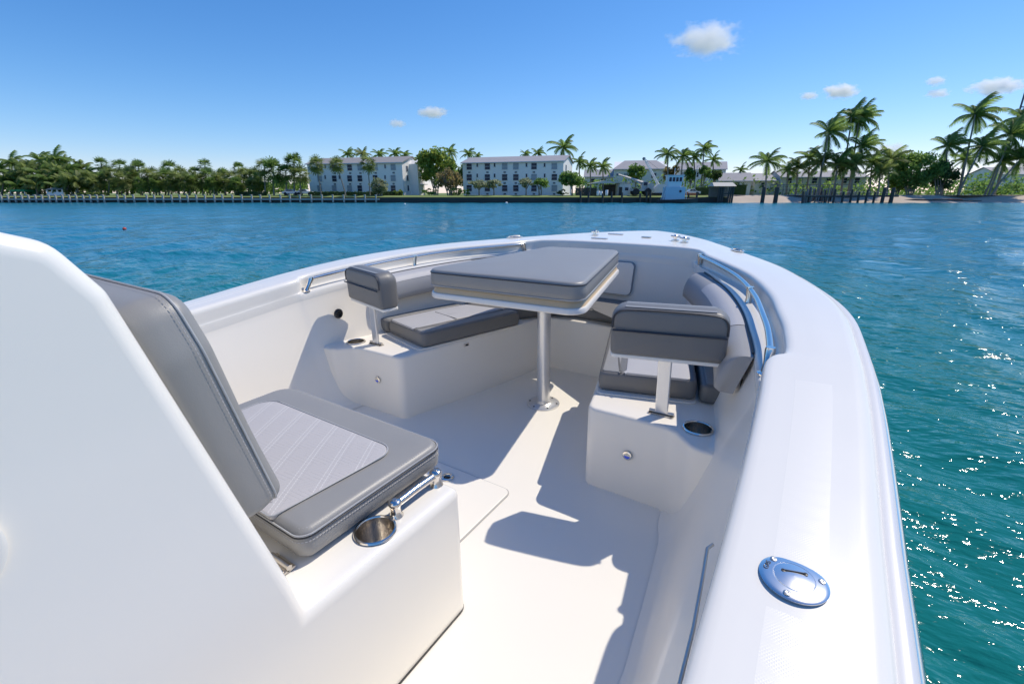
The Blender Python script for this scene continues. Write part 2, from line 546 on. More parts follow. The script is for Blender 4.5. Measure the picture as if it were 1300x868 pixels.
# ------------------------------------------------------------------ WATER, the sea all round
WATER_Z = -0.60
def build_water():
    rng = np.random.default_rng(7)
    na = 760
    ang = np.concatenate([np.linspace(-62, 62, na), np.linspace(66, 294, 58)]) * PI / 180
    rr = [0.6]
    while rr[-1] < 140: rr.append(rr[-1] * 1.0072 + 0.0005)
    while rr[-1] < 6000: rr.append(rr[-1] * 1.12)
    rr = np.array(rr)
    A, Rr = np.meshgrid(ang, rr)
    th = YAW + A * -1.0 + PI / 2
    X = CAM.x + Rr * np.cos(th); Y = CAM.y + Rr * np.sin(th)
    dr = Rr * 0.0072
    Z = np.zeros_like(X)
    wind = R(205)
    for i in range(64):
        lam = 0.42 * (6.0 / 0.42) ** (i / 63.0)
        k = 2 * PI / lam
        a = wind + rng.normal(0, 0.62)
        ph = rng.uniform(0, 2 * PI)
        amp = 0.0040 * lam ** 1.0 * rng.uniform(0.6, 1.3)
        ok = np.clip((lam / dr - 3.0) / 3.0, 0, 1)
        wx = X + 0.25 * np.sin(0.5 * Y + i); wy = Y + 0.25 * np.sin(0.43 * X + 2 * i)
        s = np.sin(k * (wx * np.cos(a) + wy * np.sin(a)) + ph)
        grp = 0.55 + 0.45 * np.sin(0.21 * X * np.cos(a + 1) + 0.19 * Y * np.sin(a + 1) + ph * 3)
        Z += amp * ok * grp * (s + 0.28 * np.cos(2 * np.arcsin(np.clip(s, -1, 1))))
    # one low wake crest rolling by off the port side
    u = (X - CAM.x) * math.cos(YAW) + (Y - CAM.y) * math.sin(YAW); v = -(X - CAM.x) * math.sin(YAW) + (Y - CAM.y) * math.cos(YAW)
    Z += 0.10 * np.exp(-((v - 15.5 - 0.06 * u - 0.3 * np.sin(u * .5)) / 0.55) ** 2) * np.exp(-((u + 11) / 5.5) ** 2)
    Z += WATER_Z
    ni, nj = X.shape
    co = np.stack([X, Y, Z], -1).reshape(-1, 3)
    idx = np.arange(ni * nj).reshape(ni, nj)
    j2 = np.roll(idx, -1, axis=1)
    q = np.stack([idx[:-1], j2[:-1], j2[1:], idx[1:]], -1).reshape(-1, 4)
    q = q[:, ::-1]
    me = bpy.data.meshes.new('water')
    me.vertices.add(len(co)); me.vertices.foreach_set('co', co.ravel())
    me.loops.add(len(q) * 4); me.loops.foreach_set('vertex_index', q.ravel().astype(np.int32))
    me.polygons.add(len(q)); me.polygons.foreach_set('loop_start', np.arange(0, len(q) * 4, 4, dtype=np.int32)); me.polygons.foreach_set('loop_total', np.full(len(q), 4, np.int32))
    me.update(calc_edges=True); me.validate()
    me.shade_smooth()
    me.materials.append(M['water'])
    o = bpy.data.objects.new('water', me); COL.objects.link(o)
    tag(o, kind='structure')
    return o
build_water()

# ------------------------------------------------------------------ the far shore: a frame with u to the right, v away from the boat
FR = Vector((math.cos(YAW), math.sin(YAW), 0)); FF = Vector((-math.sin(YAW), math.cos(YAW), 0))
CP, SP = math.cos(PITCH), math.sin(PITCH)
def zat(py, v):
    t = (434 - py) / 590.0
    return CAM.z + v * (t * CP - SP) / (CP + t * SP)
def uat(px, v, z=0.8):
    return (px - 650) / 590.0 * (v * CP - (z - CAM.z) * SP)
def W(u, v, z): return Vector((CAM.x, CAM.y, 0)) + FR * u + FF * v + Vector((0, 0, z))
LAND = 0.78
V0 = 98.0

def shore(name, u, v, z, label, cat, group=None, rz=0.0):
    return empty(name, W(u, v, z), YAW + rz, label, cat, group)

def structure(name, mb, m, smooth=0):
    """setting mesh given in shore coordinates"""
    mb.v = [tuple(W(*p)) for p in mb.v]
    return tag(mb.build(name, m, smooth=smooth), kind='structure')

UB = uat(925, V0)
g = MB(); g.addv([(-520, V0 + .42, .44), (UB, V0 + .42, .44), (UB, V0 + 4, LAND - .02), (-520, V0 + 4, LAND - .02), (UB, V0 + 5, LAND), (700, V0 + 5, LAND), (900, 1500, LAND), (-900, 1500, LAND), (-520, V0 + 5, LAND)], [(0, 1, 2, 3), (3, 2, 4, 8), (8, 4, 5, 6, 7)])
structure('ground', g, M['grass'])
b = MB()
rows = []
for i in range(60):
    u = UB + (260 - UB) * (i / 59.0) ** 1.5
    o = 1.2 * math.sin(u * .21) + .7 * math.sin(u * .53 + 1)
    rows.append([(u, V0 - 2.2 + o * .4, -1.0), (u, V0 + 0.2 + o * .4, -0.56), (u, V0 + 3 + o, 0.0), (u, V0 + 5.5 + o, LAND + .03), (u, V0 + 13 + o * 2, LAND + .05)])
b.grid(rows)
structure('beach', b, M['sand'], 60)
p_ = MB(); p_.addv([(uat(948, 104), 103.4, LAND + .012), (uat(966, 104), 103.6, LAND + .012), (uat(976, 120), 122, LAND + .012), (uat(962, 120), 122, LAND + .012)], [(0, 1, 2, 3)])
structure('path', p_, M['path'])

# seawall with its boardwalk of white posts
t = shore('seawall', 0, V0, -0.6, 'long dark wet concrete seawall running along the far shore to the beach', 'wall')
MB().box(((-520 + UB) / 2, .22, .40), (520 + UB, .44, 1.2)).build('wall_face', M['seawall'], t, 0)
MB().box(((-520 + UB) / 2, .25, 1.03), (520 + UB, .6, .06)).build('cap', M['piling'], t, 0)
t = shore('railing', uat(0, V0), V0 - .35, WATER_Z, 'white posted boardwalk railing on the seawall at the left shore', 'railing')
u0 = uat(0, V0)
posts = [3.1 + i * 8.65 for i in range(16)]
posts += [180 + q / 5.91 for q in (-175, -120, -55, 45, 100, 165, 230, 290, 350, 415, 480, 550, 610, 685, 755, 830, 895, 965, 1045, 1115, 1190, 1275)]
posts += [370 + q / 6.5 for q in (255, 345, 435, 530, 610, 700)]
posts = sorted(posts)
zt, zb, zr = zat(247.6, V0) - WATER_Z, 0.1, zat(253.0, V0) - WATER_Z
pm = None
for q in posts:
    u = uat(q, V0) - u0
    if pm is None:
        pm = MB().box((0, 0, (zt + zb) / 2), (.26, .26, zt - zb)).box((0, -.1, zt + .03), (.32, .46, .10)).build('post', M['post'], t, 0)
        o = pm
    else:
        o = pm.copy(); COL.objects.link(o); o.parent = t
    o.location = (u, random.Random(int(q)).uniform(-.05, .05), 0)
ul = uat(482, V0) - u0
MB().box(((ul - 60) / 2, .05, zr), (ul + 60, .12, .26)).build('rail', M['post'], t, 0)
MB().box(((ul - 60) / 2, .10, .55), (ul + 60, .1, .22)).build('waler', M['piling'], t, 0)
t = shore('picket_fence', uat(67, 99), 98.9, LAND, 'low white closed fence along the boardwalk at the far left', 'fence')
fl = uat(137, 98.9) - uat(67, 99); h = zat(248.6, 98.9) - LAND
mb = MB()
for i in range(90):
    x = -fl - 30 + (2 * fl + 30) * i / 89.0
    mb.box((x, 0, h / 2), ((2 * fl + 30) / 89.0 * .82, .06, h))
mb.build('picket_panel', M['post'], t, 0)
MB().box((-15, .06, h * .75), (2 * fl + 30, .06, .12)).build('rail', M['post'], t, 0)

# ---------- vegetation kit
def frond(mb, o, az, el, L, droop, wl, n=11, tw=0.0, width=.16):
    pts = []; p = Vector(o); e = el
    ns = 7
    for i in range(ns + 1):
        pts.append((p.copy(), e))
        d = Vector((math.cos(az) * math.cos(e), math.sin(az) * math.cos(e), math.sin(e)))
        p = p + d * (L / ns)
        e -= droop / ns * (0.5 + i / ns)
    side = Vector((-math.sin(az), math.cos(az), 0))
    for i in range(n):
        f = (i + 1.0) / (n + .4) * ns
        k = min(int(f), ns - 1); fr = f - k
        a = pts[k][0].lerp(pts[k + 1][0], fr); e = pts[k][1]
        d = Vector((math.cos(az) * math.cos(e), math.sin(az) * math.cos(e), math.sin(e)))
        l = wl * (0.35 + 1.0 * math.sin(PI * min(1, (i + 1.2) / (n + 1.5))) ** .7)
        for s in (-1, 1):
            tip = a + (d * .62 + side * s * .72 + Vector((0, 0, -.42 - tw))).normalized() * l
            wv = d * width
            mb.addv([a - wv * .5, a + wv * .5, tip], [(0, 1, 2)])
    for i in range(ns):
        a, b_ = pts[i][0], pts[i + 1][0]
        wv = side * .05 * (1 - i / ns) + side * .015
        mb.addv([a - wv, a + wv, b_ + wv * .8, b_ - wv * .8], [(0, 1, 2, 3)])

def coco_crown(seed, nf=22, L=3.4, wind=0.35):
    rnd = random.Random(seed); mb = MB()
    for i in range(nf):
        az = 2 * PI * i / nf * 2.4 + rnd.uniform(-.3, .3)
        el = R(78) - (i / nf) ** .8 * R(105) + rnd.uniform(-.15, .15)
        l = L * rnd.uniform(.8, 1.1)
        o = Vector((0, 0, rnd.uniform(-.1, .2)))
        # a steady breeze from the left pushes the fronds over to the right
        daz = math.atan2(math.sin(az), math.cos(az) + wind)
        frond(mb, o, daz, el, l, R(rnd.uniform(55, 95)), l * .25, n=14, tw=rnd.uniform(0, .35), width=l * .085)
    return mb

def sabal_crown(seed, nf=46, L=1.35):
    """fan palm: long stalks each with a stiff fan of blades"""
    rnd = random.Random(seed); mb = MB()
    for i in range(nf):
        az = rnd.uniform(0, 2 * PI); el = R(rnd.uniform(-60, 85))
        d = Vector((math.cos(az) * math.cos(el), math.sin(az) * math.cos(el), math.sin(el)))
        c = d * L * rnd.uniform(.55, .8)
        s = d.cross(Vector((0, 0, 1)))
        if s.length < .1: s = Vector((1, 0, 0))
        s.normalize(); n2 = s.cross(d).normalized()
        rl = L * rnd.uniform(.55, .8)
        mb.addv([Vector((0, 0, 0)) - s * .03, Vector((0, 0, 0)) + s * .03, c], [(0, 1, 2)])
        for k in range(9):
            a = R(-95 + 190 * k / 8)
            tip = c + (d * math.cos(a) + s * math.sin(a)) * rl + n2 * rl * rnd.uniform(-.25, .1) + Vector((0, 0, -.2 * rl))
            wv = (s * math.cos(a) - d * math.sin(a)) * rl * .20
            mb.addv([c - wv * .3, tip - wv * .25, tip + wv * .25, c + wv * .3], [(0, 1, 2, 3)])
    return mb

def leaf_crown(seed, rx, ry, rz, n, leaf, lumps=14, hollow=.55, flat=.0):
    """leaves gathered in clumps through the crown's volume, with gaps between the clumps"""
    rnd = random.Random(seed); mb = MB(); cl = []
    for i in range(lumps):
        while True:
            p = Vector((rnd.uniform(-1, 1), rnd.uniform(-1, 1), rnd.uniform(-1, 1)))
            if hollow < p.length < 1.0 and p.z > -.75 + flat: break
        cl.append((Vector((p.x * rx * .78, p.y * ry * .78, p.z * rz * .78)), rnd.uniform(.26, .46)))
    for i in range(n):
        c, s = cl[rnd.randrange(lumps)]
        q = Vector((rnd.gauss(0, 1), rnd.gauss(0, 1), rnd.gauss(0, 1)))
        q = q.normalized() * rnd.random() ** .45 * s
        p = c + Vector((q.x * rx, q.y * ry, q.z * rz * .85))
        nrm = Vector((rnd.gauss(0, 1), rnd.gauss(0, 1), rnd.gauss(.7, .8))).normalized()
        a = nrm.orthogonal().normalized(); a.rotate(Matrix.Rotation(rnd.uniform(0, 6.28), 3, nrm)); b_ = nrm.cross(a)
        l = leaf * rnd.uniform(.7, 1.3)
        mb.addv([p - a * l * .5, p + b_ * l * .3, p + a * l * .6, p - b_ * l * .3], [(0, 1, 2, 3)])
    return mb

def place_mesh(name, me, parent, loc, scale=1.0, rz=0.0):
    o = bpy.data.objects.new(name, me); COL.objects.link(o)
    o.parent = parent; o.location = loc; o.scale = (scale,) * 3 if not isinstance(scale, tuple) else scale; o.rotation_euler = (0, 0, rz)
    return o

def proto(mb, m):
    o = mb.build('crown', m, None, 0, fixn=False); me = o.data
    bpy.data.objects.remove(o); return me
COCO = [proto(coco_crown(s), M['palm_leaf']) for s in (1, 2, 3, 4)]
COCOW = [proto(coco_crown(s, 25, 3.4, 0.75), M['palm_leaf']) for s in (11, 12, 13)]
COCO2 = [proto(coco_crown(s, 23, 3.4, .2), M['palm_olive']) for s in (21, 22)]
SAB = [proto(sabal_crown(s), M['palm_leaf']) for s in (5, 6, 7)]
SAB2 = [proto(sabal_crown(s), M['palm_olive']) for s in (8, 9)]

def palm(px, py, bx, v, size, kind, label, group=None, by=None, name='palm_tree', seed=0, thick=.16):
    """crown centre at pixel direction (px, py) of depth v, foot below bx; size = crown width in metres"""
    zb = LAND
    u1, z1 = uat(px, v, zat(py, v)), zat(py, v)
    ub = uat(bx, v, zb)
    t = shore(name, ub, v, zb, label, 'palm tree', group)
    rnd = random.Random(int(px * 7 + py * 13 + seed))
    mes = {'c': COCO, 'w': COCOW, 'o': COCO2, 's': SAB, 't': SAB2}[kind]
    base_w = 5.6 if kind in 'cwo' else 2.55
    sc_ = size / base_w
    place_mesh('crown', rnd.choice(mes), t, (u1 - ub, 0, z1 - zb), (sc_, sc_, sc_ * rnd.uniform(.92, 1.12)), 0 if kind == 'w' else rnd.uniform(-.4, .4) if kind == 'c' else rnd.uniform(0, 6))
    pts = []
    for i in range(7):
        f = i / 6
        pts.append(((u1 - ub) * f ** 1.25, 0.25 * math.sin(f * 3) * (rnd.random() - .5), -.25 + (z1 - zb + .3) * f))
    MB().tube(pts, [thick * (1.35 - .55 * i / 6) for i in range(7)], 7).build('trunk', M['bark'], t, 50)
    return t

def tree(px, py0, py1, v, wpx, m, label, seed, n=900, leaf=.5, name='broadleaf_tree', group=None, trunks=1, lumps=14, cat='tree', depth=None):
    """crown between pixel rows py0 (top) and py1 (bottom)"""
    zb = LAND
    z0, z1 = zat(py1, v), zat(py0, v)
    u = uat(px, v, (z0 + z1) / 2)
    rx = wpx / 590 * v * .5; rz = (z1 - z0) / 2
    t = shore(name, u, v, zb, label, cat, group)
    mb = leaf_crown(seed, rx * 1.06, depth or rx * .8, rz * 1.06, int(n * 1.7), leaf, lumps + 8)
    cr = mb.build('crown', m, t, 0, fixn=False); cr.location = (0, 0, (z0 + z1) / 2 - zb)
    rnd = random.Random(seed); tm = MB()
    for k in range(trunks):
        x = (k - (trunks - 1) / 2) * .35
        for br in range(4):
            a = rnd.uniform(0, 6.28); top = Vector((math.cos(a) * rx * .55 + x, math.sin(a) * rx * .4, (z0 + z1) / 2 - zb + rz * rnd.uniform(-.2, .4)))
            mid = Vector((x * 1.5, 0, max(.4, (z0 - zb) * .8)))
            tm.tube([(x, 0, -.3), mid, mid.lerp(top, .5) + Vector((0, 0, .2)), top], [.2, .14, .09, .03], 6)
    tm.build('trunk', M['bark'], t, 50)
    return t

def bush(px, v, wpx, hpx, m, label, seed, n=260, leaf=.4, name='shrub', group=None, z=None):
    zb = LAND if z is None else z
    u = uat(px, v, zb); rx = wpx / 590 * v * .5; h = hpx / 590 * v
    t = shore(name, u, v, zb, label, 'shrub', group)
    mb = leaf_crown(seed, rx, rx * .7, h * .6, n, leaf, 10, .3)
    cr = mb.build('foliage', m, t, 0, fixn=False); cr.location = (0, 0, h * .45)
    MB().tube([(0, 0, -.1), (0.1, 0, h * .5)], [.08, .04], 6).build('stem', M['bark'], t, 0)
    return t

# ---------- the left grove
GR = 'palms of the grove at the left shore'
rnd = random.Random(5)
for i, (px, py, sz, kd, v) in enumerate([
        (15, 201, 6.0, 'c', 112), (50, 197, 5.6, 'c', 113), (70, 196, 6.2, 'c', 112), (33, 212, 6, 'o', 108), (86, 214, 6, 'c', 109), (103, 208, 5, 'o', 113),
        (5, 222, 5, 'o', 106), (61, 222, 6, 'c', 106), (45, 228, 5, 'o', 104.5), (98, 226, 6, 'o', 106), (116, 221, 5, 'o', 108), (75, 232, 5, 'c', 105), (24, 230, 5, 'c', 105), (0, 210, 6, 'c', 111), (22, 216, 6, 'c', 110), (41, 206, 5.5, 'o', 114), (60, 208, 6, 'c', 111), (80, 204, 5.6, 'o', 114), (94, 212, 5.6, 'c', 112), (111, 214, 5.2, 'c', 111), (72, 216, 6, 'o', 108), (52, 215, 6, 'c', 108), (12, 222, 5.5, 'c', 107), (87, 227, 5.5, 'o', 105), (124, 224, 4.6, 'o', 107)]):
    palm(px, py + 7, px + rnd.uniform(-3, 3), v, sz * .9, kd, 'coconut palm standing in the dense grove at the far left shore', GR)
SG = 'fan palms along the left shore'
for i, (px, py, sz, kd, v) in enumerate([
        (129, 209, 2.6, 's', 113), (152, 212, 2.9, 's', 113), (176, 213, 2.7, 's', 113), (140, 221, 2.6, 't', 107), (163, 222, 2.7, 't', 108), (187, 222, 2.7, 't', 107),
        (215, 215, 3.1, 's', 112), (200, 227, 2.8, 't', 106), (224, 226, 3.0, 't', 106), (234, 229, 3.0, 't', 105), (248, 220, 2.5, 's', 113), (243, 231, 2.7, 's', 106),
        (260, 211, 2.6, 's', 114), (256, 228, 2.7, 't', 108), (272, 229, 2.8, 't', 106), (284, 223, 2.6, 's', 110), (287, 232, 2.6, 't', 106), (303, 214, 2.4, 's', 114),
        (305, 230, 2.7, 't', 107), (318, 225, 3.2, 't', 109), (331, 229, 3.0, 's', 107), (150, 234, 2.5, 't', 105), (180, 234, 2.5, 's', 105), (120, 234, 2.6, 't', 105), (133, 226, 2.8, 's', 108), (156, 228, 2.9, 't', 106), (170, 228, 2.8, 's', 109), (193, 220, 2.6, 't', 110), (210, 223, 2.9, 's', 108), (229, 220, 2.6, 't', 110), (240, 224, 2.9, 't', 108), (265, 224, 2.8, 's', 109), (278, 227, 2.8, 't', 108), (295, 226, 2.9, 't', 108), (311, 221, 2.8, 't', 111), (324, 222, 3.0, 't', 110), (200, 234, 2.6, 's', 105), (217, 234, 2.6, 't', 105), (270, 234, 2.6, 's', 105), (300, 234, 2.6, 's', 105), (320, 233, 2.6, 't', 105), (166, 218, 2.5, 't', 112)]):
    palm(px, py, px + rnd.uniform(-4, 4), v, sz, kd, 'small round fan palm in the row along the left shore', SG, name='fan_palm', thick=.12)
for px, py, sz, kd, v, lb in [
        (336, 212, 3.2, 't', 106, 'pale ragged fan palm at the left end of the clump beside the white apartments'),
        (347, 218, 4.0, 's', 105, 'broad dark fan palm with a straight dark trunk in front of the parked cars'),
        (363, 220, 3.4, 's', 106, 'lower bright fan palm between the two taller ones beside the apartments'),
        (373, 208, 3.4, 's', 106, 'tallest fan palm of the clump left of the white apartments'),
        (381, 221, 3.6, 't', 105, 'olive shaggy fan palm touching the left corner of the white apartments')]:
    palm(px, py, px + 1, v, sz, kd, lb, name='fan_palm', thick=.15)
# shadowed growth under the grove: nobody could count it
mb = MB(); rnd = random.Random(3)
for i in range(8000):
    px = rnd.uniform(-60, 392); v = rnd.uniform(107, 122)
    top = float(np.interp(px, [-60, 0, 40, 110, 130, 200, 300, 330, 392], [225, 223, 219, 222, 229, 231, 233, 232, 232]))
    py = rnd.triangular(top + 3 * math.sin(px * .19) + 2 * math.sin(px * .53), 246.5, 232)
    p = Vector((uat(px, v), v, zat(py, v)))
    nrm = Vector((rnd.gauss(0, 1), rnd.gauss(-.3, 1), rnd.gauss(.5, .8))).normalized(); a = nrm.orthogonal().normalized(); b_ = nrm.cross(a); l = rnd.uniform(.5, 1.05)
    mb.addv([p - a * l * .5, p + b_ * l * .3, p + a * l * .6, p - b_ * l * .3], [(0, 1, 2, 3)])
mb.v = [tuple(W(*p)) for p in mb.v]
o = mb.build('undergrowth', M['leaf'], None, 0, fixn=False)
tag(o, 'dark tangled undergrowth between the palms of the left shore', 'undergrowth', kind='stuff')
mb = MB(); rnd = random.Random(4)
for i in range(9000):
    px = rnd.uniform(730, 1420); v = rnd.uniform(122, 150); near = px > 1000 and i % 3 == 0
    if near: v = rnd.uniform(111, 121)
    py = rnd.uniform(float(np.interp(px, [730, 800, 990, 1010, 1140, 1150, 1420], [228, 226, 226, 219, 217, 222, 222])) + 3 * math.sin(px * .11) + 2.5 * math.sin(px * .23), 248)
    if near: py = rnd.uniform(234 + 4 * math.sin(px * .16), 247)
    p = Vector((uat(px, v), v, zat(py, v)))
    nrm = Vector((rnd.gauss(0, 1), rnd.gauss(-.3, 1), rnd.gauss(.5, .8))).normalized(); a = nrm.orthogonal().normalized(); b_ = nrm.cross(a); l = rnd.uniform(.5, 1.0)
    mb.addv([p - a * l * .5, p + b_ * l * .3, p + a * l * .6, p - b_ * l * .3], [(0, 1, 2, 3)])
mb.v = [tuple(W(*p)) for p in mb.v]
o = mb.build('undergrowth', M['leaf'], None, 0, fixn=False)
tag(o, 'mixed green growth behind the houses and palms of the right shore', 'undergrowth', kind='stuff')

# ---------- buildings
def gable_house(name, px0, px1, v, phi, D, py_e, py_r, wallm, roofm, label, cat, over=.5, zbase=LAND, hip=0.0, ends=True):
    """long front between pixel columns px0 and px1 (right front corner at depth v), turned by phi so that its right end shows"""
    ze, zr = zat(py_e, v) - zbase, zat(py_r, v) - zbase
    u1 = uat(px1, v, 3)
    k = (px0 - 650) / 590.0
    # s (length to the left) with  u1 - s cos = k (v CP + s sin CP + c)
    c0 = -(3 - CAM.z) * SP
    s = (u1 - k * (v * CP + c0)) / (math.cos(phi) + k * math.sin(phi) * CP)
    t = shore(name, u1, v, zbase, label, cat, rz=-phi)
    L = s
    prof = [(0, 0), (D, 0), (D, ze), (D / 2, zr - .12), (0, ze)]
    vs = [Vector((x, y, z)) for x in (-L, 0) for y, z in prof]
    n = 5
    MB().addv(vs, [(0, 1, 2, 3, 4), (9, 8, 7, 6, 5)] + [(i, i + 5, (i + 1) % 5 + 5, (i + 1) % 5) for i in range(5)]).build('wall', wallm, t, 0)
    sl = (zr - ze) / (D / 2)
    rp = [(-over, ze - over * sl), (D / 2, zr), (D + over, ze - over * sl), (D + over, ze - over * sl + .16), (D / 2, zr + .18), (-over, ze - over * sl + .16)]
    e = over * .7
    vs = [Vector((x, y, z)) for x, h_ in ((-L - e, 1), (e, 0)) for y, z in rp]
    if hip:
        for i in (1, 4): vs[i].x += hip * L
        for i in (7, 10): vs[i].x -= hip * L
    MB().addv(vs, [(0, 1, 4, 5), (1, 2, 3, 4), (11, 10, 7, 6), (10, 9, 8, 7)] + [(i, i + 6, (i + 1) % 6 + 6, (i + 1) % 6) for i in range(6)]).build('roof', roofm, t, 0)
    MB().box((-L / 2, -over - .03, ze - over * sl + .06), (L + 2 * e, .06, .2)).build('fascia', M['frame'], t, 0)
    def sx(px, z):
        kk = (px - 650) / 590.0; c1 = -(zbase + z - CAM.z) * SP
        return -(u1 - kk * (v * CP + c1)) / (math.cos(phi) + kk * math.sin(phi) * CP)
    wr = random.Random(int(px0))
    def win(px, py, wpx, hpx, ac=False, mull=True, pm=None):
        if pm is None and mull and wr.random() < .22: pm = M['blind']
        vv = v
        for _ in range(3):
            z = zat(py, vv) - zbase; x = sx(px, z); vv = v - x * math.sin(phi)
        ww, hh = wpx / 590 * vv / math.cos(phi), hpx / 590 * vv
        m = .06
        f = MB().box((x, -.03, z + hh / 2 + m / 2), (ww + 2 * m, .10, m)).box((x, -.05, z - hh / 2 - m / 2), (ww + 3 * m, .14, m)).box((x - ww / 2 - m / 2, -.03, z), (m, .10, hh)).box((x + ww / 2 + m / 2, -.03, z), (m, .10, hh))
        if mull: f.box((x, -.03, z), (ww, .09, .07))
        f = f.build('window', M['frame'], t, 0)
        MB().box((x, .01, z), (ww, .06, hh)).build('pane', pm or M['glass'], f, 0)
        if ac:
            MB().box((x, -.05, z - hh / 2 - .62), (ww * .42, .16, .34)).build('air_conditioner', M['ac'], t, 0)
    def end_win(yf, z, ww, hh):
        f = MB().box((.03, yf, z + hh / 2 + .04), (.10, ww + .16, .08)).box((.03, yf, z - hh / 2 - .04), (.10, ww + .16, .08)).box((.03, yf - ww / 2 - .04, z), (.10, .08, hh)).box((.03, yf + ww / 2 + .04, z), (.10, .08, hh)).build('window', M['frame'], t, 0)
        MB().box((-.01, yf, z), (.06, ww, hh)).build('pane', M['glass'], f, 0)
    return t, win, end_win, L, ze, zr

PHI = R(17)
tA, win, ewin, LA, zeA, zrA = gable_house('apartment_building', 393, 512, 116, PHI, 9.5, 206, 197.5, M['stucco'], M['roof'], 'long white three storey apartment block with fan palms in front of it', 'building')
for px in (406, 424.6, 444, 457, 476.5, 499.3):
    for j, py in enumerate((212.2 + (500 - px) * .012, 226.2 + (500 - px) * .008, 239.3)):
        win(px, py, 6.0, 6.6, ac=True)
for px in (413, 431, 489):
    for py in (211.5, 225): win(px, py, 1.6, 4, mull=False)
for z in (1.6, 3.9, 6.0): ewin(2.2, z, .7, 1.2)
# its stair wing at the right end
mb = MB(); pf = [(3.4, 0), (3.4, zeA * .97), (5.0, zeA + .75), (6.6, zeA * .97), (6.6, 0)]
vs = [Vector((x, y, z)) for x in (-.01, 2.2) for y, z in pf]
mb.addv(vs, [(4, 3, 2, 1, 0), (5, 6, 7, 8, 9)] + [(i, (i + 1) % 5, (i + 1) % 5 + 5, i + 5) for i in range(5)])
mb.build('stair_wing', M['stucco'], tA, 0)
MB().box((2.6, 5.2, 2.5), (1.3, 2.2, .14)).build('porch_roof', M['frame'], tA, 0)
tB, win, ewin, LB, zeB, zrB = gable_house('apartment_building', 588, 714.5, 112, R(19), 9.5, 204.2, 196, M['stucco'], M['roof2'], 'long white three storey apartment block with small rounded trees in front of it', 'building')
for px in (595.8, 618.8, 640.8, 655, 678, 703.8):
    for j, py in enumerate((211 + (704 - px) * .006, 225 + (704 - px) * .004, 239)):
        win(px, py, 6.2, 6.8, ac=True)
for px in (606, 628, 668.5, 691.5):
    for py in (209.6, 223): win(px, py, 1.7, 4, mull=False)
for z in (3.9, 6.0): ewin(2.6, z, .8, 1.2)

H = []
t, win, ew, *_ = gable_house('house', 778, 846, 132, R(12), 11, 214, 202.5, M['stucco'], M['roof2'], 'large white house with a hipped pale grey roof behind the crane truck', 'house', hip=.22)
for px in (795, 812, 830): win(px, 223, 5, 5)
t, win, ew, *_ = gable_house('house', 856, 919, 138, R(20), 11, 214.5, 204.5, M['stucco'], M['roof2'], 'white house with a long pale grey roof and a tall white gable behind the palms', 'house')
for px in (868, 884, 902): win(px, 222, 4.5, 5)
ew(5.5, 4.2, .8, 1.1); ew(7, 4.2, .8, 1.1)
t, win, ew, *_ = gable_house('cottage', 913, 953, 122, R(14), 7, 229, 219.5, M['stucco2'], M['roof2'], 'small cream cottage with a grey gabled roof left of the single beach palm', 'cottage')
for px in (922, 936): win(px, 234, 4.5, 4.5)
t, win, ew, *_ = gable_house('cottage', 958, 985, 126, R(-10), 7, 229, 220.5, M['stucco2'], M['roof2'], 'small white cottage behind the single beach palm', 'cottage')
win(968, 235, 4, 5)
t, win, ew, *_ = gable_house('bungalow', 990, 1098, 124, R(4), 8, 224.5, 216.5, M['stucco2'], M['roof2'], 'long low cream bungalow half hidden behind the palms at the pier', 'house')
for px in (1002, 1016, 1034, 1052, 1072, 1088): win(px, 229.5, 5.5, 6)
t, win, ew, *_ = gable_house('house', 1262, 1330, 138, R(0), 9, 221, 212, M['stucco'], M['roof2'], 'white house behind the leaning palms at the far right', 'house')
for px in (1276, 1290, 1312): win(px, 228, 5, 5)
t, win, ew, *_ = gable_house('house', 742, 781, 140, R(10), 9, 224, 215, M['stucco'], M['roof2'], 'white house behind the three small palms right of the apartments', 'house')
for px in (752, 766): win(px, 230, 5, 5)

